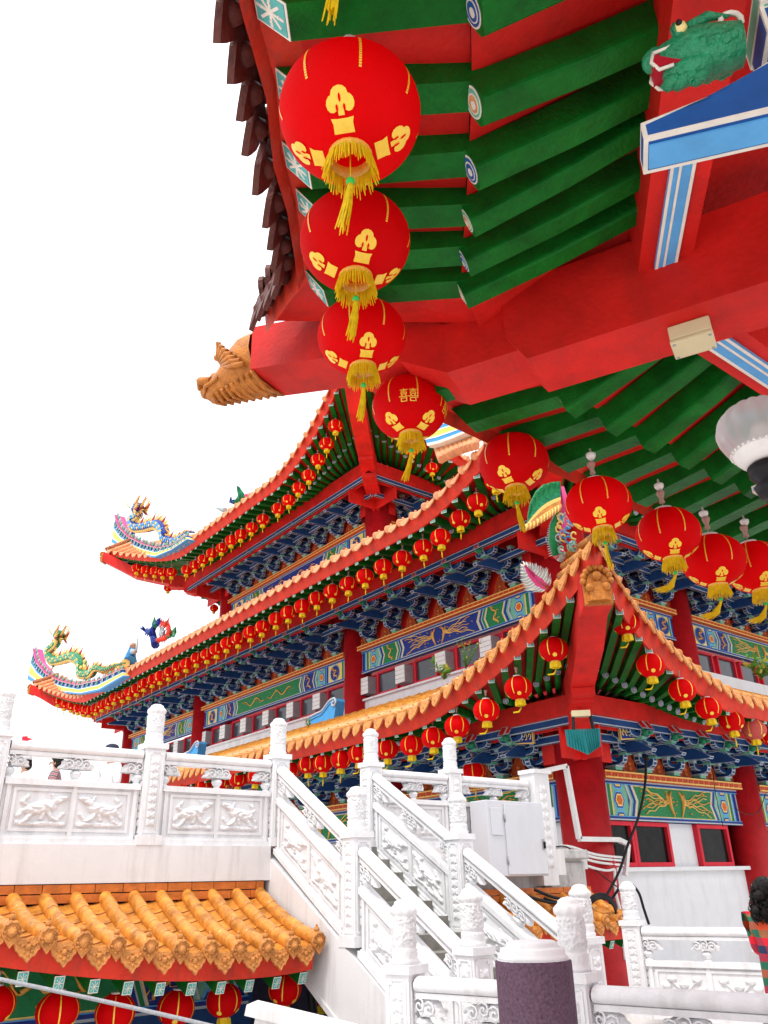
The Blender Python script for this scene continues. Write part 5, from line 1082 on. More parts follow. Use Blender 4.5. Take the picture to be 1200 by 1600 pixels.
# ------------------------------------------------------------------ orange gate roofs below the terrace
def gate_roof(root, x0, x1, ze, step, medal, y0=8.80, y1=7.62, ztop=1.58):
    n = round((x1 - x0) / step); step = (x1 - x0) / n; yf = lambda t: lerp(y0, y1, t)
    def zf(x, t): return lerp(ztop, ze(x), t) - .05 * sin(pi * t)
    mb = MB(); pm = MB(); lf = MB()
    for i in range(n + 1):
        x = x0 + i * step; r = .066; m = 4
        for k in range(m):
            t0, t1 = k / m, (k + 1) / m; a = V((x, yf(t0), zf(x, t0) + .05)); b = V((x, yf(t1) - (.012 if k < m - 1 else .04), zf(x, t1) + .05)); mb.tube([a, lerp(a, b, .06), lerp(a, b, .94), b], [r * .98, r * (1.0 + .02 * (i % 3)), r * 1.04, r * 1.0], 14, 0)
        e = V((x, y1 - .05, ze(x) + .04)); dr = V((0, -1, -.25)).normalized(); rr = r * medal
        lf.lathe([(rr * 1.12, -.02), (rr * 1.16, 0), (rr * 1.12, .02), (rr * .95, .026), (rr * .9, .018), (rr * .6, .022), (rr * .45, .045), (.001, .06)], e, 26, 0, True, dr, lambda a, z, q: (.006 * cos(a * 9) if q > rr * .5 else 0))
        lf.prism([(-rr * .95, -rr * .5), (-rr * .4, -rr * 1.25), (0, -rr * 1.75), (rr * .4, -rr * 1.25), (rr * .95, -rr * .5), (rr * .5, 0), (-rr * .5, 0)], e - dr * .01, X3, Z3, dr, .03, 0)
        for k in range(10): a = 2 * pi * k / 10; lf.ball(e + dr * .026 + X3 * rr * .78 * cos(a) + Z3 * rr * .78 * sin(a), .011, 0, 6)
        lf.ball(e + Z3 * rr * 1.3 - dr * .03, .030, 0, 8); lf.ball(e + Z3 * (rr * 1.3 + .035) - dr * .03, .014, 0, 6)
        if i < n:
            xc = x + step / 2; hw = step / 2
            for k in range(6):
                t0, t1 = k / 6, (k + 1) / 6 + .02; z0, z1 = zf(xc, t0), zf(xc, t1) + .014
                pm.grid(lambda s, t: V((xc + (s - .5) * 2 * hw, lerp(yf(t0), yf(t1), t), lerp(z0, z1, t) + .05 * (2 * s - 1) ** 2 - .012)), 8, 1, 0, True)
                pm.grid(lambda s, t: V((xc + (s - .5) * 2 * hw, yf(t1), z1 + .05 * (2 * s - 1) ** 2 - .012 - .02 * t)), 8, 1, 1, False)
            w_ = hw * .74; c = V((xc, y1 - .02, ze(xc) - .01)); dn_ = V((0, -.3, -1)).normalized(); nn = V((0, -1, .3)).normalized()
            sh = [(-w_, -.055), (-w_ * 1.02, .02), (-w_ * .86, .07), (-w_ * .7, .082), (-w_ * .52, .115), (-w_ * .28, .125), (-w_ * .12, .15), (0, .165)]
            sh = sh + [(-a, b) for a, b in reversed(sh[:-1])] + [(w_ * .5, -.022), (0, -.012), (-w_ * .5, -.022)]
            lf.prism([(a, -b) for a, b in sh], c, X3, -dn_, nn, .022, 0)
            for cx, cy, q, in ((0, .05, .024), (-.045, .04, .016), (.045, .04, .016), (0, .105, .016), (-.03, .085, .013), (.03, .085, .013), (-.075, .02, .013), (.075, .02, .013), (0, .01, .014)): lf.ball(c + X3 * cx * w_ / .11 + dn_ * cy + nn * .022, q, 0, 8)
            for sg in (-1, 1): lf.tube([c + X3 * sg * (.02 + .012 * k * cos(k * .9)) * w_ / .11 + dn_ * (.06 + .010 * k * sin(k * .9) * .5) + nn * .026 for k in range(7)], .006, 4, 0)
    mb.build('ridge_tiles', ['orange_tile'], root); pm.build('pan_tiles', ['orange_tile', 'pan_tile'], root); lf.build('eave_ornament', ['orange_leaf'], root)
    fb = MB(); N = 24
    A = [V((lerp(x0, x1, i / N), y1 + .02, ze(lerp(x0, x1, i / N)) - .02)) for i in range(N + 1)]; B = [p + V((0, .03, -.20)) for p in A]; Cc = [p + V((0, .10, 0)) for p in B]; D = [V((p.x, y0, ztop - .12)) for p in A]; n1 = N + 1
    fb.add(A + B + Cc + D, [(k * n1 + i, k * n1 + i + 1, (k + 1) * n1 + i + 1, (k + 1) * n1 + i) for k in range(3) for i in range(N)], 0); fb.build('fascia', ['red_fascia'], root)
    i = 0; x = x0 + .15
    while x < x1:
        m2 = MB(); e = V((x, y1 + .09, ze(x) - .28)); flying_mesh(m2, e, V((x, y0 + .05, ztop - .28)), .085, .11); m2.build('rafter', ['green_paint', 'teal_end', 'ivory'], root); x += .30
    bm_ = MB(); rnd = random.Random(5)
    for rw in range(2):
        x = x0 - .1 - rnd.uniform(0, .15)
        while x < x1 + .02:
            L_ = rnd.uniform(.24, .30); e = min(x + L_, x1 + .05); bm_.obox(((x + e) / 2, y0 + .03 - .012 * (1 - rw), ztop + .045 + .088 * rw), X3 * ((e - x) / 2 - .004), Y3 * (.05 + rnd.uniform(0, .006)), Z3 * .039); x += L_
    bm_.build('brick_course', ['brick_orange'], root)
gt = thing('gate_roof', 'orange glazed tile roof over the gate under the terrace, left of the stairs', 'roof', (2.6, 8.8, 0))
gate_roof(gt, -.90, 5.04, lambda x: 1.12 + .042 * max(0, 4.5 - x) ** 2 if x < 4.5 else 1.12 + .10 * (x - 4.5) ** 2, .297, 1.05)
gt2 = thing('gate_roof', 'orange glazed tile roof end right of the stairs, littered with black cables', 'roof', (9.5, 8.8, 0))
gate_roof(gt2, 7.0, 10.85, lambda x: 1.12, .31, 1.05, 8.80, 8.08, 1.42)
for px in (6.0,): pass
# ------------------------------------------------------------------ roof figures
def striped_ridge(label, top, bot, xx, name='roof_ridge', th=.5, rich=True):
    """upturned painted ridge end: stripes between a lower and an upper curve"""
    Tp = [onx(a, b, xx) for a, b in top]; Bt = [onx(a, b, xx) for a, b in bot]
    def samp(L, t): f = t * (len(L) - 1); i = min(int(f), len(L) - 2); return L[i].lerp(L[i + 1], f - i)
    root = thing(name, label, 'roof ridge', Bt[0]); N = 24
    bands = [(0, .14, 0, 0), (.14, .20, 1, .01), (.20, .46, 2, -.01), (.46, .52, 1, .01), (.52, .60, 0, 0), (.60, .93, 3, -.03), (.93, .965, 1, .02), (.965, 1, 4, .03)] if rich else [(0, .12, 1, 0), (.12, .3, 0, 0), (.3, .36, 1, .01), (.36, .6, 2, 0), (.6, .66, 1, .01), (.66, .84, 0, 0), (.84, .9, 1, .01), (.9, 1, 2, .01)]
    mb = MB(); c0 = X3
    for s0, s1, mi, dx in bands:
        for i in range(N):
            t0, t1 = i / N, (i + 1) / N; q = [samp(Bt, t0).lerp(samp(Tp, t0), s0), samp(Bt, t1).lerp(samp(Tp, t1), s0), samp(Bt, t1).lerp(samp(Tp, t1), s1), samp(Bt, t0).lerp(samp(Tp, t0), s1)]
            h = th / 2 + dx; A = [p - X3 * h for p in q]; B = [p + X3 * h for p in q]
            mb.add(A + B, [(3, 2, 1, 0), (4, 5, 6, 7), (0, 1, 5, 4), (3, 7, 6, 2), (0, 4, 7, 3), (1, 2, 6, 5)], mi)
    if rich:
        for i in range(26):
            t = (i + .5) / 26; c = samp(Bt, t).lerp(samp(Tp, t), .76) - X3 * (th / 2 + .0)
            r = .13; mb.tube([c + Y3 * (r * (.25 + .09 * k) * cos(k * .8)) + Z3 * (r * (.25 + .09 * k) * sin(k * .8)) for k in range(9)], .025, 4, 5 + i % 2)
            c = samp(Tp, t); mb.tube([c + Z3 * (.06 + .1 * sin(k * .7)) + Y3 * (.11 * cos(k * .9)) - X3 * .15 for k in range(7)], .045, 5, 5 + i % 2)
    mb.build('ridge', ['stripe_blue', 'stripe_cream', 'stripe_yellow', 'blue_royal', 'magenta', 'trim_white', 'trim_green'], root)
    return root
def dragon_fig(label, body, xx, bm_, rmax, head_dir):
    P = [onx(a, b, xx) for a, b in body]; pts = []; n = len(P)
    for i in range(n - 1):
        p0, p1, p2, p3 = P[max(0, i - 1)], P[i], P[i + 1], P[min(n - 1, i + 2)]
        for k in range(6):
            t = k / 6; pts.append(.5 * ((2 * p1) + (p2 - p0) * t + (2 * p0 - 5 * p1 + 4 * p2 - p3) * t * t + (3 * p1 - p0 - 3 * p2 + p3) * t ** 3))
    pts.append(P[-1]); N = len(pts); rad = [rmax * (.55 + .9 * sin(pi * min(1, (i / N) * .9 + .18))) * (1 - .75 * max(0, (i / N - .7) / .3)) * .75 for i in range(N)]
    root = thing('dragon_statue', label, 'dragon', P[len(P) // 2]); mb = MB(); mb.tube(pts, rad, 10, 0)
    for i in range(2, N - 1, 1):
        t = (pts[i + 1] - pts[i - 1]).normalized(); nrm = V((0, -t.z, t.y)); nrm = nrm if nrm.z > 0 else -nrm; q = 1.9 + .8 * (i % 2)
        mb.add([pts[i] + nrm * rad[i] * .8 + t * rad[i] * .6, pts[i] + nrm * rad[i] * .8 - t * rad[i] * .6, pts[i] + nrm * rad[i] * q + t * rad[i] * .9, pts[i] + nrm * rad[i] * .8 - X3 * .08], [(0, 1, 2), (0, 3, 2), (1, 2, 3)], 1 if i % 3 else 2)
        for sg in (-1, 1):
            c = pts[i] - X3 * rad[i] * .95 + nrm * rad[i] * .25 * sg; mb.ball(c, rad[i] * .34, 3 if (i + sg) % 3 else 1, 5, (.5, 1, 1))
        mb.ball(pts[i] - nrm * rad[i] * .75 - X3 * rad[i] * .45, rad[i] * .42, 1, 5)
    mb.build('body', [bm_, 'gold_pale', 'mouth_red', 'trim_green' if 'green' in bm_ else 'blue_light'], root)
    for f in (.22, .30, .58, .66):
        mb = MB(); i = int(f * N); c = pts[i]; sg = -1 if f in (.22, .58) else 1; s2 = rmax
        k1 = c + V((-.3, sg * .9, -.3)) * s2; k2 = c + V((-.5, sg * 1.7, -1.0)) * s2; mb.tube([c, k1, k2], [s2 * .6, s2 * .5, s2 * .28], 7, 0)
        for j in (-1, 0, 1): mb.tube([k2, k2 + V((0, sg * .5 + j * .3, .15 * j - .35)) * s2, k2 + V((0, sg * .8 + j * .4, .1 * j - .6)) * s2], [s2 * .14, s2 * .11, s2 * .03], 5, 1)
        for j in range(4): mb.tube([k1, k1 + V((0, sg * .4 - .3 * j, .9 + .2 * (j % 2))) * s2], [s2 * .1, .01], 4, 1)
        mb.build('leg', [bm_, 'gold'], root)
    h = P[0]; f = V(head_dir).normalized(); u = V((0, -f.z, f.y)); u = u if u.z > 0 else -u; s2 = rmax * 1.7; mb = MB()
    q = lambda a, b, c=0: h + f * a * s2 + u * b * s2 + X3 * c * s2
    mb.tube([q(-.6, 0), q(.1, .25), q(.8, .35), q(1.6, .30), q(1.9, .32)], [.55 * s2, .75 * s2, .6 * s2, .42 * s2, .3 * s2], 10, 0)
    mb.tube([q(0, -.35), q(.7, -.55), q(1.4, -.75)], [.4 * s2, .3 * s2, .18 * s2], 8, 0); mb.ball(q(1.85, .5), .28 * s2, 0, 8)
    mb.tube([q(.4, -.1), q(1.1, -.3), q(1.5, -.4)], [.2 * s2, .2 * s2, .06 * s2], 6, 2)
    for c in (-.45, .45):
        mb.ball(q(.75, .85, c), .22 * s2, 3, 8); mb.tube([q(.2, .8, c), q(-.5, 1.5, c), q(-1.2, 1.6, c * 1.3)], [.16 * s2, .12 * s2, .03 * s2], 5, 1); mb.tube([q(1.8, .35, c), q(2.3, .9, c * 2), q(2.0, 1.6, c * 2.4)], [.08 * s2, .06 * s2, .02 * s2], 4, 1)
    for j in range(24):
        a = -1.5 + j * .15; ln = 1.5 + .7 * ((j * 7) % 5) / 4; mb.tube([q(-.1, .1, (j % 3 - 1) * .5), q(-.9, .35 * a, (j % 3 - 1) * .7), q(-ln, .85 * a + .2, (j % 3 - 1) * .7)], [.17 * s2, .13 * s2, .01], 4, (1, 4, 2, 1)[j % 4])
    for j in range(4): mb.tube([q(.5 + .2 * j, -.7), q(.3 + .2 * j, -1.3), q(.1 + .3 * j, -1.7)], [.1 * s2, .08 * s2, .01], 4, 1)
    mb.build('head', [bm_, 'gold_pale', 'mouth_red', 'ivory', 'orange_tile'], root); return root
GR_T, GR_B = [(59, 1014), (64, 1035), (78, 1052), (100, 1064), (128, 1071), (160, 1064), (200, 1046)], [(50, 1062), (66, 1071), (84, 1078), (108, 1084), (134, 1086), (164, 1080), (202, 1058)]
striped_ridge('blue and yellow striped upturned ridge under the green dragon', GR_T, GR_B, 11.9)
striped_ridge('blue and yellow striped upturned ridge under the blue dragon', [(187, 806), (194, 826), (208, 840), (230, 851), (254, 858), (278, 853), (300, 838)], [(182, 849), (196, 857), (212, 864), (232, 870), (250, 873), (276, 862), (302, 845)], 12.2)
dragon_fig('green dragon with golden mane on the far corner of the middle roof', [(92, 996), (88, 1006), (77, 1018), (84, 1032), (100, 1030), (116, 1026), (128, 1036), (128, 1052), (142, 1053), (150, 1044), (164, 1046), (180, 1040), (196, 1036)], 11.9, 'dragon_green', .24, (0, .9, .22))
dragon_fig('blue dragon with golden mane on the far corner of the upper roof', [(216, 797), (216, 806), (207, 812), (212, 824), (228, 824), (246, 820), (256, 828), (258, 842), (274, 846), (284, 838), (292, 832), (304, 832)], 12.2, 'dragon_blue', .23, (0, .9, .22))
def bird_fig(label, parts, xx, cat='phoenix', nm='phoenix_statue'):
    root = thing(nm, label, cat, onx(*parts[0][1][0], xx))
    for pn, pts, r0, r1, mi in parts:
        P = [onx(a, b, xx + .12 * (k % 2)) for k, (a, b) in enumerate(pts)]; n = len(P); mb = MB(); rk = .62 if cat == 'phoenix' else 1; mb.tube(P, [rk * lerp(r0, r1, i / (n - 1)) for i in range(n)], 7, 0)
        if cat == 'phoenix':
            for i in range(n - 1):
                for q in (.2, .5, .8): c = P[i].lerp(P[i + 1], q); t_ = (P[i + 1] - P[i]).normalized(); mb.tube([c, c + V((-.1, t_.z, -t_.y)) * .22 + t_ * .15], [.07, .008], 4, 0); mb.tube([c, c - V((.1, t_.z, -t_.y)) * .2 + t_ * .15], [.06, .008], 4, 0)
        mb.build(pn, [mi], root)
    return root
bird_fig('blue and red phoenix with curling tail on the middle roof edge', [('body', [(243, 1008), (240, 996), (238, 985), (243, 976), (250, 972)], .28, .14, 'dragon_blue'), ('wing', [(238, 990), (228, 986), (224, 982)], .22, .03, 'dragon_blue'), ('tail', [(246, 1000), (258, 998), (266, 988), (262, 978), (252, 974)], .16, .1, 'red_fascia'), ('tail', [(262, 996), (270, 990), (274, 988)], .12, .02, 'dragon_green'), ('tail', [(258, 978), (262, 970)], .12, .02, 'red_fascia'), ('head', [(243, 978), (240, 970)], .16, .02, 'dragon_green'), ('tail', [(250, 992), (256, 990), (255, 985), (250, 986)], .06, .05, 'trim_white')], 12.3)
bird_fig('white robed figure with staff standing on the middle roof edge', [('body', [(203, 1034), (204, 1024), (207, 1014)], .3, .16, 'stripe_blue'), ('head', [(207, 1012), (208, 1008)], .15, .14, 'skin'), ('staff', [(213, 1016), (215, 998)], .05, .04, 'trim_white'), ('sleeve', [(206, 1018), (213, 1018)], .14, .08, 'trim_white')], 12.3, 'figure', 'roof_figure')
bird_fig('golden yellow scroll tail lying before the robed figure on the roof', [('tail', [(155, 1048), (168, 1048), (180, 1040), (190, 1044), (196, 1036)], .1, .2, 'gold_pale'), ('tail', [(160, 1052), (172, 1052), (184, 1046)], .06, .1, 'gold')], 12.1, 'ornament', 'roof_ornament')
bird_fig('small green and red bird perched on the upper roof edge', [('body', [(372, 786), (374, 779), (380, 774)], .18, .08, 'dragon_green'), ('wing', [(378, 776), (373, 764), (371, 759)], .14, .02, 'dragon_green'), ('tail', [(366, 784), (360, 784), (361, 777)], .1, .03, 'dragon_blue'), ('tail', [(384, 776), (394, 770)], .1, .03, 'magenta')], 12.6, 'bird', 'bird_statue')
bird_fig('thin dark scroll finial left of the small roof bird', [('scroll', [(338, 794), (344, 795), (352, 797)], .04, .1, 'trim_white'), ('scroll', [(344, 796), (350, 798)], .06, .08, 'trim_green')], 12.6, 'ornament', 'roof_ornament')
# striped ridge at the hall's near corner, with a bundle of tile ends
striped_ridge('short cream, blue and yellow striped ridge end seen between two big lanterns', [(672, 672), (690, 668), (712, 662), (742, 656)], [(682, 702), (700, 698), (722, 690), (746, 680)], 11.75, th=.6, rich=False)
root = thing('tile_bundle', 'fan of rounded salmon tile ends below the short striped ridge', 'roof tiles', onx(715, 700, 11.7)); mb = MB()
for k in range(9):
    a = onx(684 + k * 7.2, 700 - k * 2.4, 11.85); b = onx(690 + k * 6.6, 716 - k * 2.6 + (k - 4) ** 2 * .15, 11.45); mb.tube([a, a.lerp(b, .5) - Z3 * .02, b], .10, 8, 0)
mb.build('tiles', ['salmon_tile'], root)
# phoenix on the annex corner
PXX = 9.6
root = thing('phoenix_statue', 'phoenix with green scaled wing and long dark tail on the annex corner', 'phoenix', dep(875, 835, 12.0))
D = lambda a, b, t=12.0: dep(a, b, t)
mb = MB()
pl = [(826, 806), (830, 784), (838, 768), (850, 757), (864, 753), (876, 752)]; bt = [(824, 824), (836, 820), (848, 812), (858, 806), (866, 800), (876, 794)]
for k, (f0, f1, mi) in enumerate(((0, .38, 3), (.38, .58, 0), (.58, .7, 2), (.7, .84, 1), (.84, 1, 2))):
    n = len(pl)
    A = [D(*pl[i]).lerp(D(*bt[i], 11.9), f0) for i in range(n)]; B = [D(*pl[i]).lerp(D(*bt[i], 11.9), f1) for i in range(n)]; off = AF * .08; A2 = [p + off for p in A]; B2 = [p + off for p in B]
    mb.add(A + B + A2 + B2, [(i, i + 1, n + i + 1, n + i) for i in range(n - 1)] + [(2 * n + i, 3 * n + i, 3 * n + i + 1, 2 * n + i + 1) for i in range(n - 1)] + [(i, 2 * n + i, 2 * n + i + 1, i + 1) for i in range(n - 1)] + [(n + i, n + i + 1, 3 * n + i + 1, 3 * n + i) for i in range(n - 1)], mi)
for i in range(22):
    t = i / 21 * (len(bt) - 1); k = min(int(t), len(bt) - 2); a = D(*bt[k], 11.9).lerp(D(*bt[k + 1], 11.9), t - k); mb.tube([a + Z3 * .05, a - Z3 * .05 - AR * .02], [.03, .012], 5, 4 if i % 2 else 2)
for i in range(5):
    for j in range(8): t = (j + .5) / 8 * 5; k = min(int(t), 4); a = D(*pl[k]).lerp(D(*pl[k + 1]), t - k).lerp(D(*bt[k]), .06 + i * .065); mb.ball(a - AF * .01, .025, 0 if (i + j) % 2 else 3, 5)
mb.build('wing', ['dragon_green', 'orange_tile', 'gold_pale', 'panel_green', 'orange_leaf'], root)
mb = MB(); mb.tube([D(878, 760), D(884, 790), D(882, 820), D(872, 840)], [.03, .06, .07, .05], 10, 0); mb.tube([D(880, 745), D(886, 738), D(888, 742)], [.05, .045, .02], 8, 0); mb.build('body', ['magenta'], root)
mb = MB(); mb.tube([D(872, 800), D(865, 820), D(864, 845), D(868, 868)], [.03, .06, .07, .05], 8, 0)
for k in range(18):
    t = k / 17; c = D(lerp(871, 867, t) - 6 * sin(pi * t), lerp(805, 866, t)); 
    for s in (-1, 1): mb.tube([c, c + AR * s * .09 - Z3 * .03], [.012, .004], 4, 1)
mb.build('tail_feather', ['panel_green', 'trim_white'], root)
mb = MB()
rnd = random.Random(4)
for k in range(26):
    c = D(rnd.uniform(872, 900), rnd.uniform(800, 862), 11.95); mb.tube([c + AR * (.02 + .012 * j) * cos(j) + AU * (.02 + .012 * j) * sin(j) for j in range(6)], .016, 4, k % 4)
mb.build('scrollwork', ['trim_white', 'stripe_blue', 'gold_pale', 'trim_green'], root)
def feather(label, c0, c1, col, t, wd=1.0):
    a, b = dep(*c0, t), dep(*c1, t); root = thing('feather_ornament', label, 'feather', b); ax = (a - b); sd = ax.normalized().cross(AF).normalized(); mb = MB()
    mb.tube([b, b.lerp(a, .5) + sd * .03, a], [.03, .022, .012], 6, 1)
    for k in range(34):
        s = (k + .5) / 34; w_ = rnd.uniform(.85, 1.1) * .20 * wd * sin(pi * min(1, s * .8 + .22)) + .03
        for q in (-1, 1):
            p = b.lerp(a, s) + sd * .03 * sin(pi * s); mb.tube([p, p + sd * q * w_ * .6 + ax * .06, p + sd * q * w_ + ax * .16 + AF * rnd.uniform(-.03, .03)], [.022, .014, .002], 4, 0 if k % 3 else 2); mb.tube([p, p + sd * q * w_ * .5 + ax * .05], [.03, .010], 4, 3)
    mb.build('barbs', ['trim_white', 'orange_tile', 'stripe_cream', 'magenta'], root)
feather('pink and white feather plume on the annex roof edge', (820, 884), (856, 920), 'magenta', 12.4)
feather('small white feather tuft under the phoenix tail', (880, 862), (868, 872), 'trim_white', 12.2, .5)
# blue wave finials on the annex roof
def wave_finial(label, px, xx, s):
    b = onx(*px, xx); root = thing('roof_finial', label, 'roof ornament', b); top = []
    for i in range(17): t = i / 16; top.append((t * 2.0 * s, (.10 + .10 * sin(t * 3.0) + .48 * smooth01((t - .45) / .5)) * s))
    curl = [((2.0 + .22 * cos(a) * (1 - .08 * k)) * s, (.46 + .2 * sin(a) * (1 - .08 * k)) * s) for k, a in enumerate([pi * .5 - j * .7 for j in range(6)])]
    pl = [(0, -.3 * s)] + top + curl[1:3] + [(2.1 * s, .1 * s), (2.0 * s, -.3 * s)]; mb = MB(); mb.prism([(-x, y) for x, y in pl], b, Y3, Z3, -X3, .3, 0)
    for dz, r, mi in ((0, .05, 1), (-.14, .035, 2)): mb.tube([b + Y3 * -x + Z3 * (y + dz * s) - X3 * .31 for x, y in top], r * s, 6, mi)
    mb.tube([b + Y3 * -((2.0 + .24 * (1 - k * .07) * cos(1.9 - k * .62)) * s) + Z3 * ((.42 + .22 * (1 - k * .07) * sin(1.9 - k * .62)) * s) - X3 * .32 for k in range(13)], .05 * s, 6, 1)
    mb.build('crest', ['stripe_blue', 'trim_white', 'blue_light'], root)
wave_finial('blue wave finial with white scroll on the annex roof, before the thick red column', (497, 1126), 13.0, .62); wave_finial('blue wave finial with white scroll farther left on the annex roof', (296, 1184), 13.0, .62)
# ------------------------------------------------------------------ purple bollard, cabinet, concrete block, cables
bp_ = dep(833, 1500, 4.35); root = thing('wrapped_bollard', 'stout pillar wrapped in purple speckled cloth with a white fluted capital', 'bollard', (bp_.x, bp_.y, 0))
mb = MB(); mb.lathe([(.205, 0), (.207, .4), (.204, .8), (.206, bp_.z - .02), (.2045, bp_.z), (.195, bp_.z + .002)], (bp_.x, bp_.y, 0), 56, 0, True, None, lambda a, z, r: .003 * sin(a * 5 + z * 6) + .0015 * sin(a * 13 + z * 20)); mb.build('cloth_wrap', ['purple_wrap'], root)
mb = MB(); z = bp_.z; mb.lathe([(.190, z - .03), (.192, z + .005)], (bp_.x, bp_.y, 0), 60, 0, True, None, lambda a, zz, r: .005 * abs(sin(a * 14))); mb.lathe([(.190, z + .005), (.192, z + .018), (.182, z + .026), (.176, z + .034), (.178, z + .05), (.165, z + .062), (.145, z + .066), (.14, z + .085), (.12, z + .094), (.0, z + .096)], (bp_.x, bp_.y, 0), 60, 0); mb.build('capital', ['white_stone'], root)
mb = MB(); mb.tube([V((bp_.x, bp_.y, 0)) + V((cos(2.2) * .207, sin(2.2) * .207, zz)) for zz in (0.02, .6, bp_.z - .03)], .004, 4, 0); mb.build('seam', ['purple_wrap'], root)
root = thing('metal_cabinet', 'white metal electrical cabinet with a latch on the terrace edge', 'cabinet', (8.95, 8.55, 1.74))
mb = MB(); mb.box((8.95, 8.56, 2.24), (1.16, .34, .98)); o = mb.build('body', ['cabinet_white'], root); bv = o.modifiers.new('b', 'BEVEL'); bv.width = .01
mb = MB(); mb.box((9.10, 8.378, 2.23), (.80, .02, .92)); o = mb.build('door', ['cabinet_white'], root); bv = o.modifiers.new('b', 'BEVEL'); bv.width = .006
hnd = MB(); hnd.box((9.44, 8.362, 2.16), (.05, .012, .14), 0); hnd.box((9.44, 8.34, 2.15), (.02, .03, .09), 1); hnd.build('handle', ['metal_grey', 'cable_black'], o)
mb = MB(); mb.box((8.54, 8.382, 2.45), (.22, .016, .36)); o = mb.build('small_door', ['cabinet_white', 'cable_black'], root); bv = o.modifiers.new('b', 'BEVEL'); bv.width = .005
for zz in (1.95, 2.5): mb = MB(); mb.lathe([(.012, -.05), (.012, .05)], (8.70, 8.372, zz), 8, 0); mb.build('hinge', ['metal_grey'], root)
root = thing('concrete_block', 'stained pale concrete block wedged beside the annex corner column', 'block', (10.5, 9.2, 1.2))
mb = MB(); mb.box((10.48, 9.15, 1.58), (1.0, .5, .74)); mb.box((10.45, 9.05, 2.05), (1.05, .5, .14), 0); mb.box((10.3, 9.42, 2.45), (1.3, .1, .7), 1); o = mb.build('block', ['concrete', 'wall_plain'], root); bv = o.modifiers.new('b', 'BEVEL'); bv.width = .02
def cable(name, label, pts, r, m, cat='cable', seg=6, group=None):
    P = [V(p) for p in pts]; out_ = []; n = len(P)
    for i in range(n - 1):
        p0, p1, p2, p3 = P[max(0, i - 1)], P[i], P[i + 1], P[min(n - 1, i + 2)]
        for k in range(6): t = k / 6; out_.append(.5 * ((2 * p1) + (p2 - p0) * t + (2 * p0 - 5 * p1 + 4 * p2 - p3) * t * t + (3 * p1 - p0 - 3 * p2 + p3) * t ** 3))
    out_.append(P[-1]); mb = MB(); mb.tube(out_, r, seg, 0); tag(mb.build(name, [m], None, P[0]), label, cat, group)
Q = lambda a, b, y=9.25: ony(a, b, y)
mb = MB(); cp = [Q(835, 1208, 9.3), Q(884, 1197, 9.3), Q(905, 1311, 9.3), Q(966, 1312, 9.3), Q(981, 1319, 9.62), Q(977, 1368, 9.66)]
for a, b in zip(cp[:-1], cp[1:]): mb.beam(a, b, .075, .075, 0, up=(0, 1, 0))
tag(mb.build('conduit_trunking', ['conduit'], None, cp[0]), 'white square trunking bent round the annex corner column', 'trunking')
for k, (y0, y1) in enumerate(((1322, 1340), (1327, 1345), (1333, 1352))): cable('wire', ['top white wire sagging across the annex corner column', 'middle white wire sagging across the annex corner column', 'lowest white wire sagging across the annex corner column'][k], [Q(842, 1326 + 2 * k, 9.2), Q(885, y0, 9.2), Q(930, (y0 + y1) / 2 + 4, 9.25), Q(974, y1, 9.5)], .022, 'conduit', 'wire')
cable('wire', 'white wire looping from concrete block down to a junction on the red column', [Q(888, 1337, 9.1), Q(915, 1352, 9.1), Q(945, 1360, 9.25), Q(960, 1358, 9.3)], .022, 'conduit', 'wire')
cable('wire', 'thin dark wire strung along the trunking bundle', [Q(842, 1330, 9.15), Q(880, 1322, 9.15), Q(900, 1335, 9.15), Q(950, 1375, 9.2), Q(985, 1400, 9.3)], .010, 'cable_black', 'wire')
cable('power_cable', 'thick black cable hanging in a curve before the green painted beam', [Q(1009, 1180, 8.9), Q(1008, 1225, 8.8), Q(998, 1275, 8.8), Q(981, 1320, 8.9), Q(968, 1360, 9.0), Q(950, 1395, 9.1), Q(938, 1412, 9.1)], .024, 'cable_black')
cable('power_cable', 'black cable arching behind the white post with loose end hanging', [Q(952, 1412, 8.6), Q(968, 1388, 8.4), Q(985, 1382, 8.3), Q(998, 1395, 8.2), Q(1006, 1420, 8.2), Q(1014, 1444, 8.2)], .02, 'cable_black')
cable('power_cable', 'thin dark wire slack between annex beam and second column', [Q(1148, 1262, 9.0), Q(1165, 1272, 9.0), Q(1185, 1268, 9.0), Q(1196, 1240, 9.0)], .008, 'cable_black')
cable('power_cable', 'thin dark wire hanging straight over the green painted beam', [Q(1114, 1205, 9.1), Q(1118, 1240, 9.1), Q(1130, 1292, 9.2)], .008, 'cable_black')
cable('pipe', 'white pipe running down the annex corner column into the walkway', [Q(960, 1358, 9.35), Q(962, 1395, 9.35), Q(970, 1430, 9.35), Q(977, 1500, 9.35)], .03, 'conduit', 'pipe')
mb = MB(); c = Q(940, 1432, 8.2); 
for k in range(4): mb.tube([c + AR * (.21 + .012 * k) * cos(a) + AU * (.24 + .012 * k) * sin(a) * 1.1 + AF * .02 * k for a in [2 * pi * j / 24 for j in range(25)]], .016, 5, 0)
tag(mb.build('cable_coil', ['cable_black'], None, c), 'coil of black cable hung on the red column', 'cable coil')
for k, (a, b) in enumerate((((822, 1400), (900, 1415)), ((835, 1390), (895, 1408)), ((850, 1404), (925, 1420)))): cable('power_cable', ['black cable lying lowest on the right gate roof', 'black cable lying highest on the right gate roof', 'black cable lying farthest right on the gate roof'][k], [ony(a[0], a[1], 8.4), ony((a[0] + b[0]) / 2, (a[1] + b[1]) / 2 + 3, 8.3), ony(b[0], b[1], 8.2)], .022, 'cable_black')
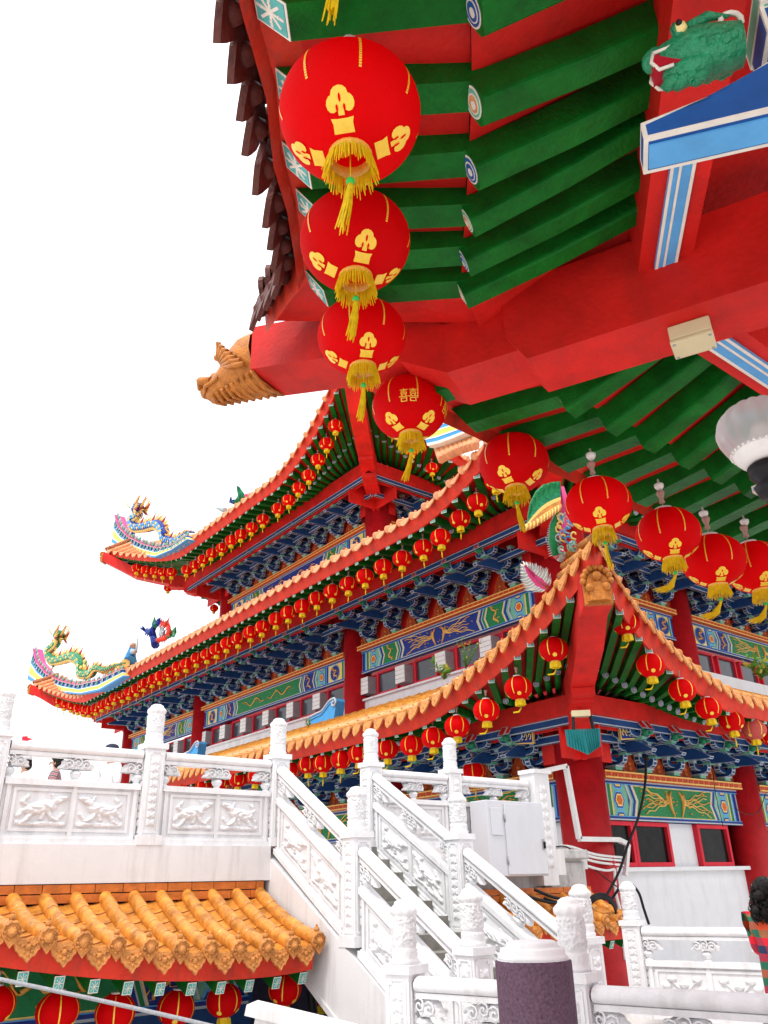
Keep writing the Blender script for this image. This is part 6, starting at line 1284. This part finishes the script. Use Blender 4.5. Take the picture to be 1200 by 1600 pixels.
cable('steel_rope', 'grey twisted rope stretched across the gate lanterns', [dep(-60, 1516, 5.6), dep(0, 1530, 5.55), dep(160, 1564, 5.5), dep(330, 1603, 5.4), dep(420, 1626, 5.3)], .014, 'rope_grey', 'rope')
cable('cable_bundle', 'bundle of dark cables hanging between the two rightmost gate lanterns', [ony(487, 1510, 8.2), ony(486, 1545, 8.2), ony(492, 1600, 8.2)], .045, 'cable_black', 'cable')
root = thing('parapet', 'low white parapet with sloping coping at the foot of the gate', 'wall', onz(480, 1590, .2)); mb = MB()
a, b = ony(393, 1566, 7.0), ony(560, 1606, 6.3); mb.beam(a - Z3 * .04, b - Z3 * .04, .30, .08, 0); mb.build('coping', ['white_wall'], root); mb = MB(); mb.beam(a - Z3 * .5, b - Z3 * .5, .24, .84, 0); mb.build('wall', ['white_wall'], root)
tl = dep(913, 1160, 12.1); root = thing('floodlight', 'teal metal hood floodlight hanging under the annex corner beam', 'floodlight', tl)
mb = MB(); ax = V((SQ, -SQ, 0)); ay = V((-SQ, -SQ, 0)); sgn = 1
front = [(-.25, .10), (.25, .10), (.25, -.05), (.06, -.26), (-.25, -.08)]
pts0 = [tl + ax * -.27 + Z3 * .20, tl + ax * -.02 + ay * .16 + Z3 * .14, tl + ax * .26 + Z3 * .20, tl + ax * .24 - Z3 * .06, tl + ax * .02 + ay * .12 - Z3 * .20, tl + ax * -.26 - Z3 * .04, tl + ax * -.05 - ay * .2 + Z3 * .24, tl + ax * 0 - ay * .15 - Z3 * .12]
mb.add(pts0, [(0, 1, 4, 5), (1, 2, 3, 4), (0, 6, 2, 1), (3, 2, 6, 7), (5, 7, 6, 0), (4, 3, 7, 5)], 0)
for k in range(6): f_ = .15 + k * .14; a = pts0[1].lerp(pts0[2], f_); b = pts0[4].lerp(pts0[3], f_); mb.tube([a - ay * -.008, b - ay * -.008], .008, 4, 0); a = pts0[0].lerp(pts0[1], f_); b = pts0[5].lerp(pts0[4], f_); mb.tube([a, b], .008, 4, 0)
mb.build('hood', ['teal_metal'], root)
mb = MB(); mb.beam(tl + ax * -.14 + Z3 * .18, tl + ax * -.12 + Z3 * .40, .05, .02, 0, up=(1, 0, 0)); mb.beam(tl + ax * .16 + Z3 * .18, tl + ax * .14 + Z3 * .40, .05, .02, 0, up=(1, 0, 0)); mb.obox(tl + Z3 * .43, ax * .14, ay * .06, Z3 * .045, 1); mb.build('bracket', ['cable_black', 'beige_plastic'], root)
# ------------------------------------------------------------------ weeds on the roofs
def weed(label, base, n, h, m, lw=.06):
    root = thing('weed', label, 'plant', base); rnd = random.Random(int(base.x * 100)); st_ = MB(); lf = MB()
    for i in range(n):
        d = V((rnd.uniform(-.6, .6), rnd.uniform(-.6, .6), 1)).normalized(); L_ = h * rnd.uniform(.5, 1); tip = base + d * L_; mid = base.lerp(tip, .5) + V((rnd.uniform(-.03, .03), rnd.uniform(-.03, .03), 0)); st_.tube([base, mid, tip], [.008, .006, .003], 4, 0)
        for k in range(9):
            p = mid.lerp(tip, rnd.uniform(-.6, 1)); a = V((rnd.uniform(-1, 1), rnd.uniform(-1, 1), rnd.uniform(-.2, .8))).normalized() * lw * rnd.uniform(.6, 1.6); b = a.cross(V((rnd.uniform(-1, 1), rnd.uniform(-1, 1), 1))).normalized() * a.length * .28
            lf.add([p, p + a * .5 + b, p + a, p + a * .5 - b], [(0, 1, 2, 3)], 1 if rnd.random() < .25 else 0)
    st_.build('stem', ['leaf_green'], root); lf.build('leaves', [m, 'leaf_yellow'], root)
weed('wispy weed on the annex roof edge, before a dark window', onx(728, 1045, 10.3), 9, .75, 'leaf_green', .05); weed('broad leaved weed on the annex roof edge, left of the wispy one', onx(694, 1062, 10.3), 5, .42, 'leaf_green', .14); weed('leafy plant on the right annex roof at the picture edge', ony(1190, 1062, 7.9), 12, .6, 'leaf_green', .13); weed('tiny weed on the annex roof near the terrace head post', onx(482, 1135, 10.4), 5, .28, 'leaf_green', .05)
weed('tiny weed on the annex roof below the far blue finial', onx(425, 1150, 10.4), 5, .3, 'leaf_green', .05)
# ------------------------------------------------------------------ people
def skin_mesh(name, joints, edges, mats, parent, sub=2, root_i=0):
    me = bpy.data.meshes.new(name); base = parent_base(parent); me.from_pydata([tuple(V(j[0]) - base) for j in joints], edges, [])
    o = bpy.data.objects.new(name, me); COL.objects.link(o); o.parent = parent; me.materials.append(MATS[mats])
    sk = o.modifiers.new('skin', 'SKIN'); sk.use_smooth_shade = True
    sv = me.skin_vertices[0].data
    for i, j in enumerate(joints): r = j[1]; sv[i].radius = (r, r) if not isinstance(r, tuple) else r; sv[i].use_root = i == root_i
    ss = o.modifiers.new('sub', 'SUBSURF'); ss.levels = sub; ss.render_levels = sub; return o
def person(label, loc, h, face, shirt, legs, arms, hair=True, lean=0.0, hat=None, longshirt=False, bun=False, group=None):
    root = thing('person', label, 'person', loc, group); k = h / 1.7; f = V((cos(face), sin(face), 0)); l = V((-f.y, f.x, 0)); B = V(loc)
    W_ = lambda a, s, z: B + f * (a + lean * max(0, z - .95)) * k + l * s * k + Z3 * z * k
    J = [(W_(0, 0, .95), .13 * k), (W_(0, 0, 1.12), .115 * k), (W_(0, 0, 1.32), .125 * k), (W_(-.01, 0, 1.44), .06 * k), (W_(0, 0, 1.50), .052 * k), (W_(.015, 0, 1.57), .078 * k), (W_(.01, 0, 1.64), .075 * k), (W_(.04, 0, 1.55), .05 * k)]
    Ed = [(0, 1), (1, 2), (2, 3), (3, 4), (4, 5), (5, 6), (5, 7)]
    for s in (-1, 1):
        i = len(J); J += [(W_(0, s * .10, .90), .085 * k), (W_(.02, s * .105, .50), .058 * k), (W_(-.01, s * .11, .09), .040 * k), (W_(.12, s * .12, .035), .035 * k)]; Ed += [(0, i), (i, i + 1), (i + 1, i + 2), (i + 2, i + 3)]
        el, wr = arms[0 if s < 0 else 1]; i = len(J); sh = W_(0, s * .18, 1.40); E2, W2 = W_(*el), W_(*wr); d = (W2 - E2).normalized(); hd_ = W2 + d * .07 * k; sd = d.cross(Z3); sd = sd.normalized() if sd.length > .1 else l
        J += [(sh, .055 * k), (E2, .038 * k), (W2, .026 * k), (hd_, .028 * k)]; Ed += [(2, i), (i, i + 1), (i + 1, i + 2), (i + 2, i + 3)]
        for q, ln in enumerate((.055, .065, .07, .062, .05)):
            o_ = sd * (q - 2) * .017 * k; j = len(J)
            if q == 0: p1 = W2 + d * .03 * k - sd * .045 * k; p2 = p1 + d * .035 * k - sd * .01 * k; src = i + 2
            else: p1 = hd_ + o_ + d * .03 * k; p2 = p1 + (d * .8 - Z3 * .45) * ln * .6 * k; src = i + 3
            J += [(p1, .009 * k), (p2, .007 * k)]; Ed += [(src, j), (j, j + 1)]
    skin_mesh('body', J, Ed, 'skin', root)
    fm = MB(); c = W_(.055, 0, 1.585)
    for s in (-1, 1): fm.ball(c + l * s * .032 * k + f * .03 * k + Z3 * .01 * k, .011 * k, 0, 6)
    fm.tube([c + f * .04 * k + Z3 * .01 * k, c + f * .055 * k - Z3 * .025 * k], [.009 * k, .014 * k], 6, 1); fm.ball(c + f * .035 * k - Z3 * .05 * k, .016 * k, 2, 6, (1, 1, .4))
    for s in (-1, 1): fm.ball(W_(.01, s * .083, 1.575), .024 * k, 1, 6, (.6, .5, 1))
    fm.build('face', ['hair_black', 'skin', 'mouth_red'], root)
    bot = .45 if longshirt else .88
    S = [(W_(0, 0, 1.0), (.165 * k)), (W_(0, 0, 1.2), .145 * k), (W_(0, 0, 1.36), .15 * k), (W_(-.005, 0, 1.45), .075 * k), (W_(0, 0, bot), (.20 if longshirt else .17) * k)]; Se = [(0, 1), (1, 2), (2, 3), (0, 4)]
    for s in (-1, 1):
        el, wr = arms[0 if s < 0 else 1]; i = len(S); E2, W2 = W_(*el), W_(*wr); S += [(W_(0, s * .19, 1.40), .075 * k), (E2, .058 * k)]; Se += [(2, i), (i, i + 1)]
        if longshirt: S.append((W2, .045 * k)); Se.append((i + 1, i + 2))
    skin_mesh('shirt', S, Se, shirt, root)
    T = [(W_(0, 0, .97), .15 * k)]; Te = []
    T[0] = (W_(0, 0, .8 if longshirt else .97), (.09 if longshirt else .15) * k)
    for s in (-1, 1): i = len(T); T += [(W_(0, s * (.06 if longshirt else .1), .7 if longshirt else .88), (.07 if longshirt else .105) * k), (W_(.02, s * .105, .5), .078 * k), (W_(-.01, s * .11, .10), .065 * k)]; Te += [(0, i), (i, i + 1), (i + 1, i + 2)]
    skin_mesh('trousers', T, Te, legs, root)
    if hair:
        hm = MB(); cc = W_(-.015, 0, 1.63); hm.ball(cc, .108 * k, 0, 16, (1, .92, 1.0)); hm.ball(W_(-.04, 0, 1.57), .092 * k, 0, 12, (1, 1, 1))
        if bun:
            rnd = random.Random(8)
            for q in range(16): p = W_(-.10 + rnd.uniform(-.05, .04), rnd.uniform(-.06, .06), rnd.uniform(1.40, 1.58)); hm.ball(p, .045 * k, 0, 8)
            for q in range(240):   # loose curls
                if q % 2: p = W_(-.10 + rnd.uniform(-.075, .06), rnd.uniform(-.09, .09), rnd.uniform(1.42, 1.62))
                else: a = rnd.uniform(0, 6.28); z = rnd.uniform(-.4, 1); r = sqrt(max(0, 1 - z * z)) * .108; p = W_(-.02 + r * cos(a), r * sin(a) * .92, 1.63 + .102 * z)
                if (p - B).dot(f) > .075 * k and p.z < loc[2] + 1.66 * k: continue
                ph = rnd.uniform(0, 6); rr = rnd.uniform(.008, .016); hm.tube([p + V((rr * cos(ph + t), rr * sin(ph + t), -.012 * t)) * k for t in range(rnd.randint(4, 8))], [.0055] * 0 or .0055 * k, 4, 0)
        for i, p in enumerate(hm.v): hm.v[i] = p + V((noise.noise(p * 30), noise.noise(p * 30 + V((9, 0, 0))), noise.noise(p * 30 + V((0, 7, 0))))) * .008
        hm.v = [p if (p - B).dot(f) < .075 * k or p.z > loc[2] + 1.655 * k else p - f * .03 for p in hm.v]; hm.build('hair', ['hair_black'], root)
    if bun: bm2 = MB(); bm2.tube([W_(.07 * cos(t) - .01, .105 * sin(t), 1.665 + .02 * cos(t)) for t in [pi * j / 12 + pi / 2 - pi / 2 for j in range(13)]], .014 * k, 6, 0); bm2.build('hair_band', ['ivory'], root)
    if hat:
        cm = MB(); cc = W_(.0, 0, 1.66); cm.lathe([(.112 * k, 0), (.112 * k, .05), (.09 * k, .085), (.04 * k, .105), (.001, .108)], cc, 20, 0); cm.prism([(.11 * k * cos(t), .09 * k * sin(t)) for t in [pi * j / 8 - pi / 2 for j in range(9)]], cc + f * .07 * k, f, l, Z3, .012, 1); cm.build('cap', [hat, hat], root)
    return root
AD = ((.02, -.24, 1.12), (.10, -.24, .90)), ((.02, .24, 1.12), (.10, .24, .90))
BA = ((.05, -.23, 1.14), (.28, -.16, 1.12)), ((.05, .23, 1.14), (.28, .16, 1.12))
wl = dep(1196, 1400, 6.5); person('woman in long red and green plaid shirt with curly dark hair at the walkway', (wl.x, wl.y, 0.06), 1.58, radians(-8), 'plaid', 'cloth_dark', BA, True, .03, None, True, True)
p1 = dep(176, 1163, 12.6); person('person behind the terrace panel whose black cap alone shows above the rail', (p1.x, p1.y, TZ - .04), p1.z - TZ - .02 + .0, radians(200), 'cloth_white', 'cloth_grey', AD, True, 0, 'cloth_dark')
p2 = dep(88, 1212, 11.9); person('person in patterned woven clothes bent down behind the left terrace panel', (p2.x, p2.y, TZ - .04), 1.47, radians(160), 'woven_cloth', 'cloth_dark', BA, True, .05)
p3 = dep(48, 1170, 12.3); person('person in white behind the terrace panel next to the leftmost post', (p3.x, p3.y, TZ - .04), 1.50, radians(190), 'cloth_white', 'cloth_white', BA, True, .1, 'cloth_white')
p4 = dep(198, 1215, 12.0); person('person crouched low behind the terrace post with dark hair down', (p4.x, p4.y, TZ - .04), 1.12, radians(20), 'cloth_white', 'cloth_grey', BA, True, .35)
fl = dep(34, 1156, 12.4); root = thing('flag', 'small red and white pennant sticking up behind the leftmost terrace panel', 'pennant', fl); mb = MB(); mb.prism([(0, 0), (.17, .06), (.10, .075), (.17, .11), (.0, .10)], fl - Z3 * .05, AR, Z3, AF, .012, 0); mb.prism([(.1, .08), (.17, .10), (.17, .12), (.08, .10)], fl - Z3 * .05 - AF * .006, AR, Z3, AF, .012, 1); mb.build('cloth', ['red_wall', 'ivory'], root); mb = MB(); mb.tube([fl, fl - Z3 * 1.6], .01, 5, 0); mb.build('stick', ['ivory'], root)
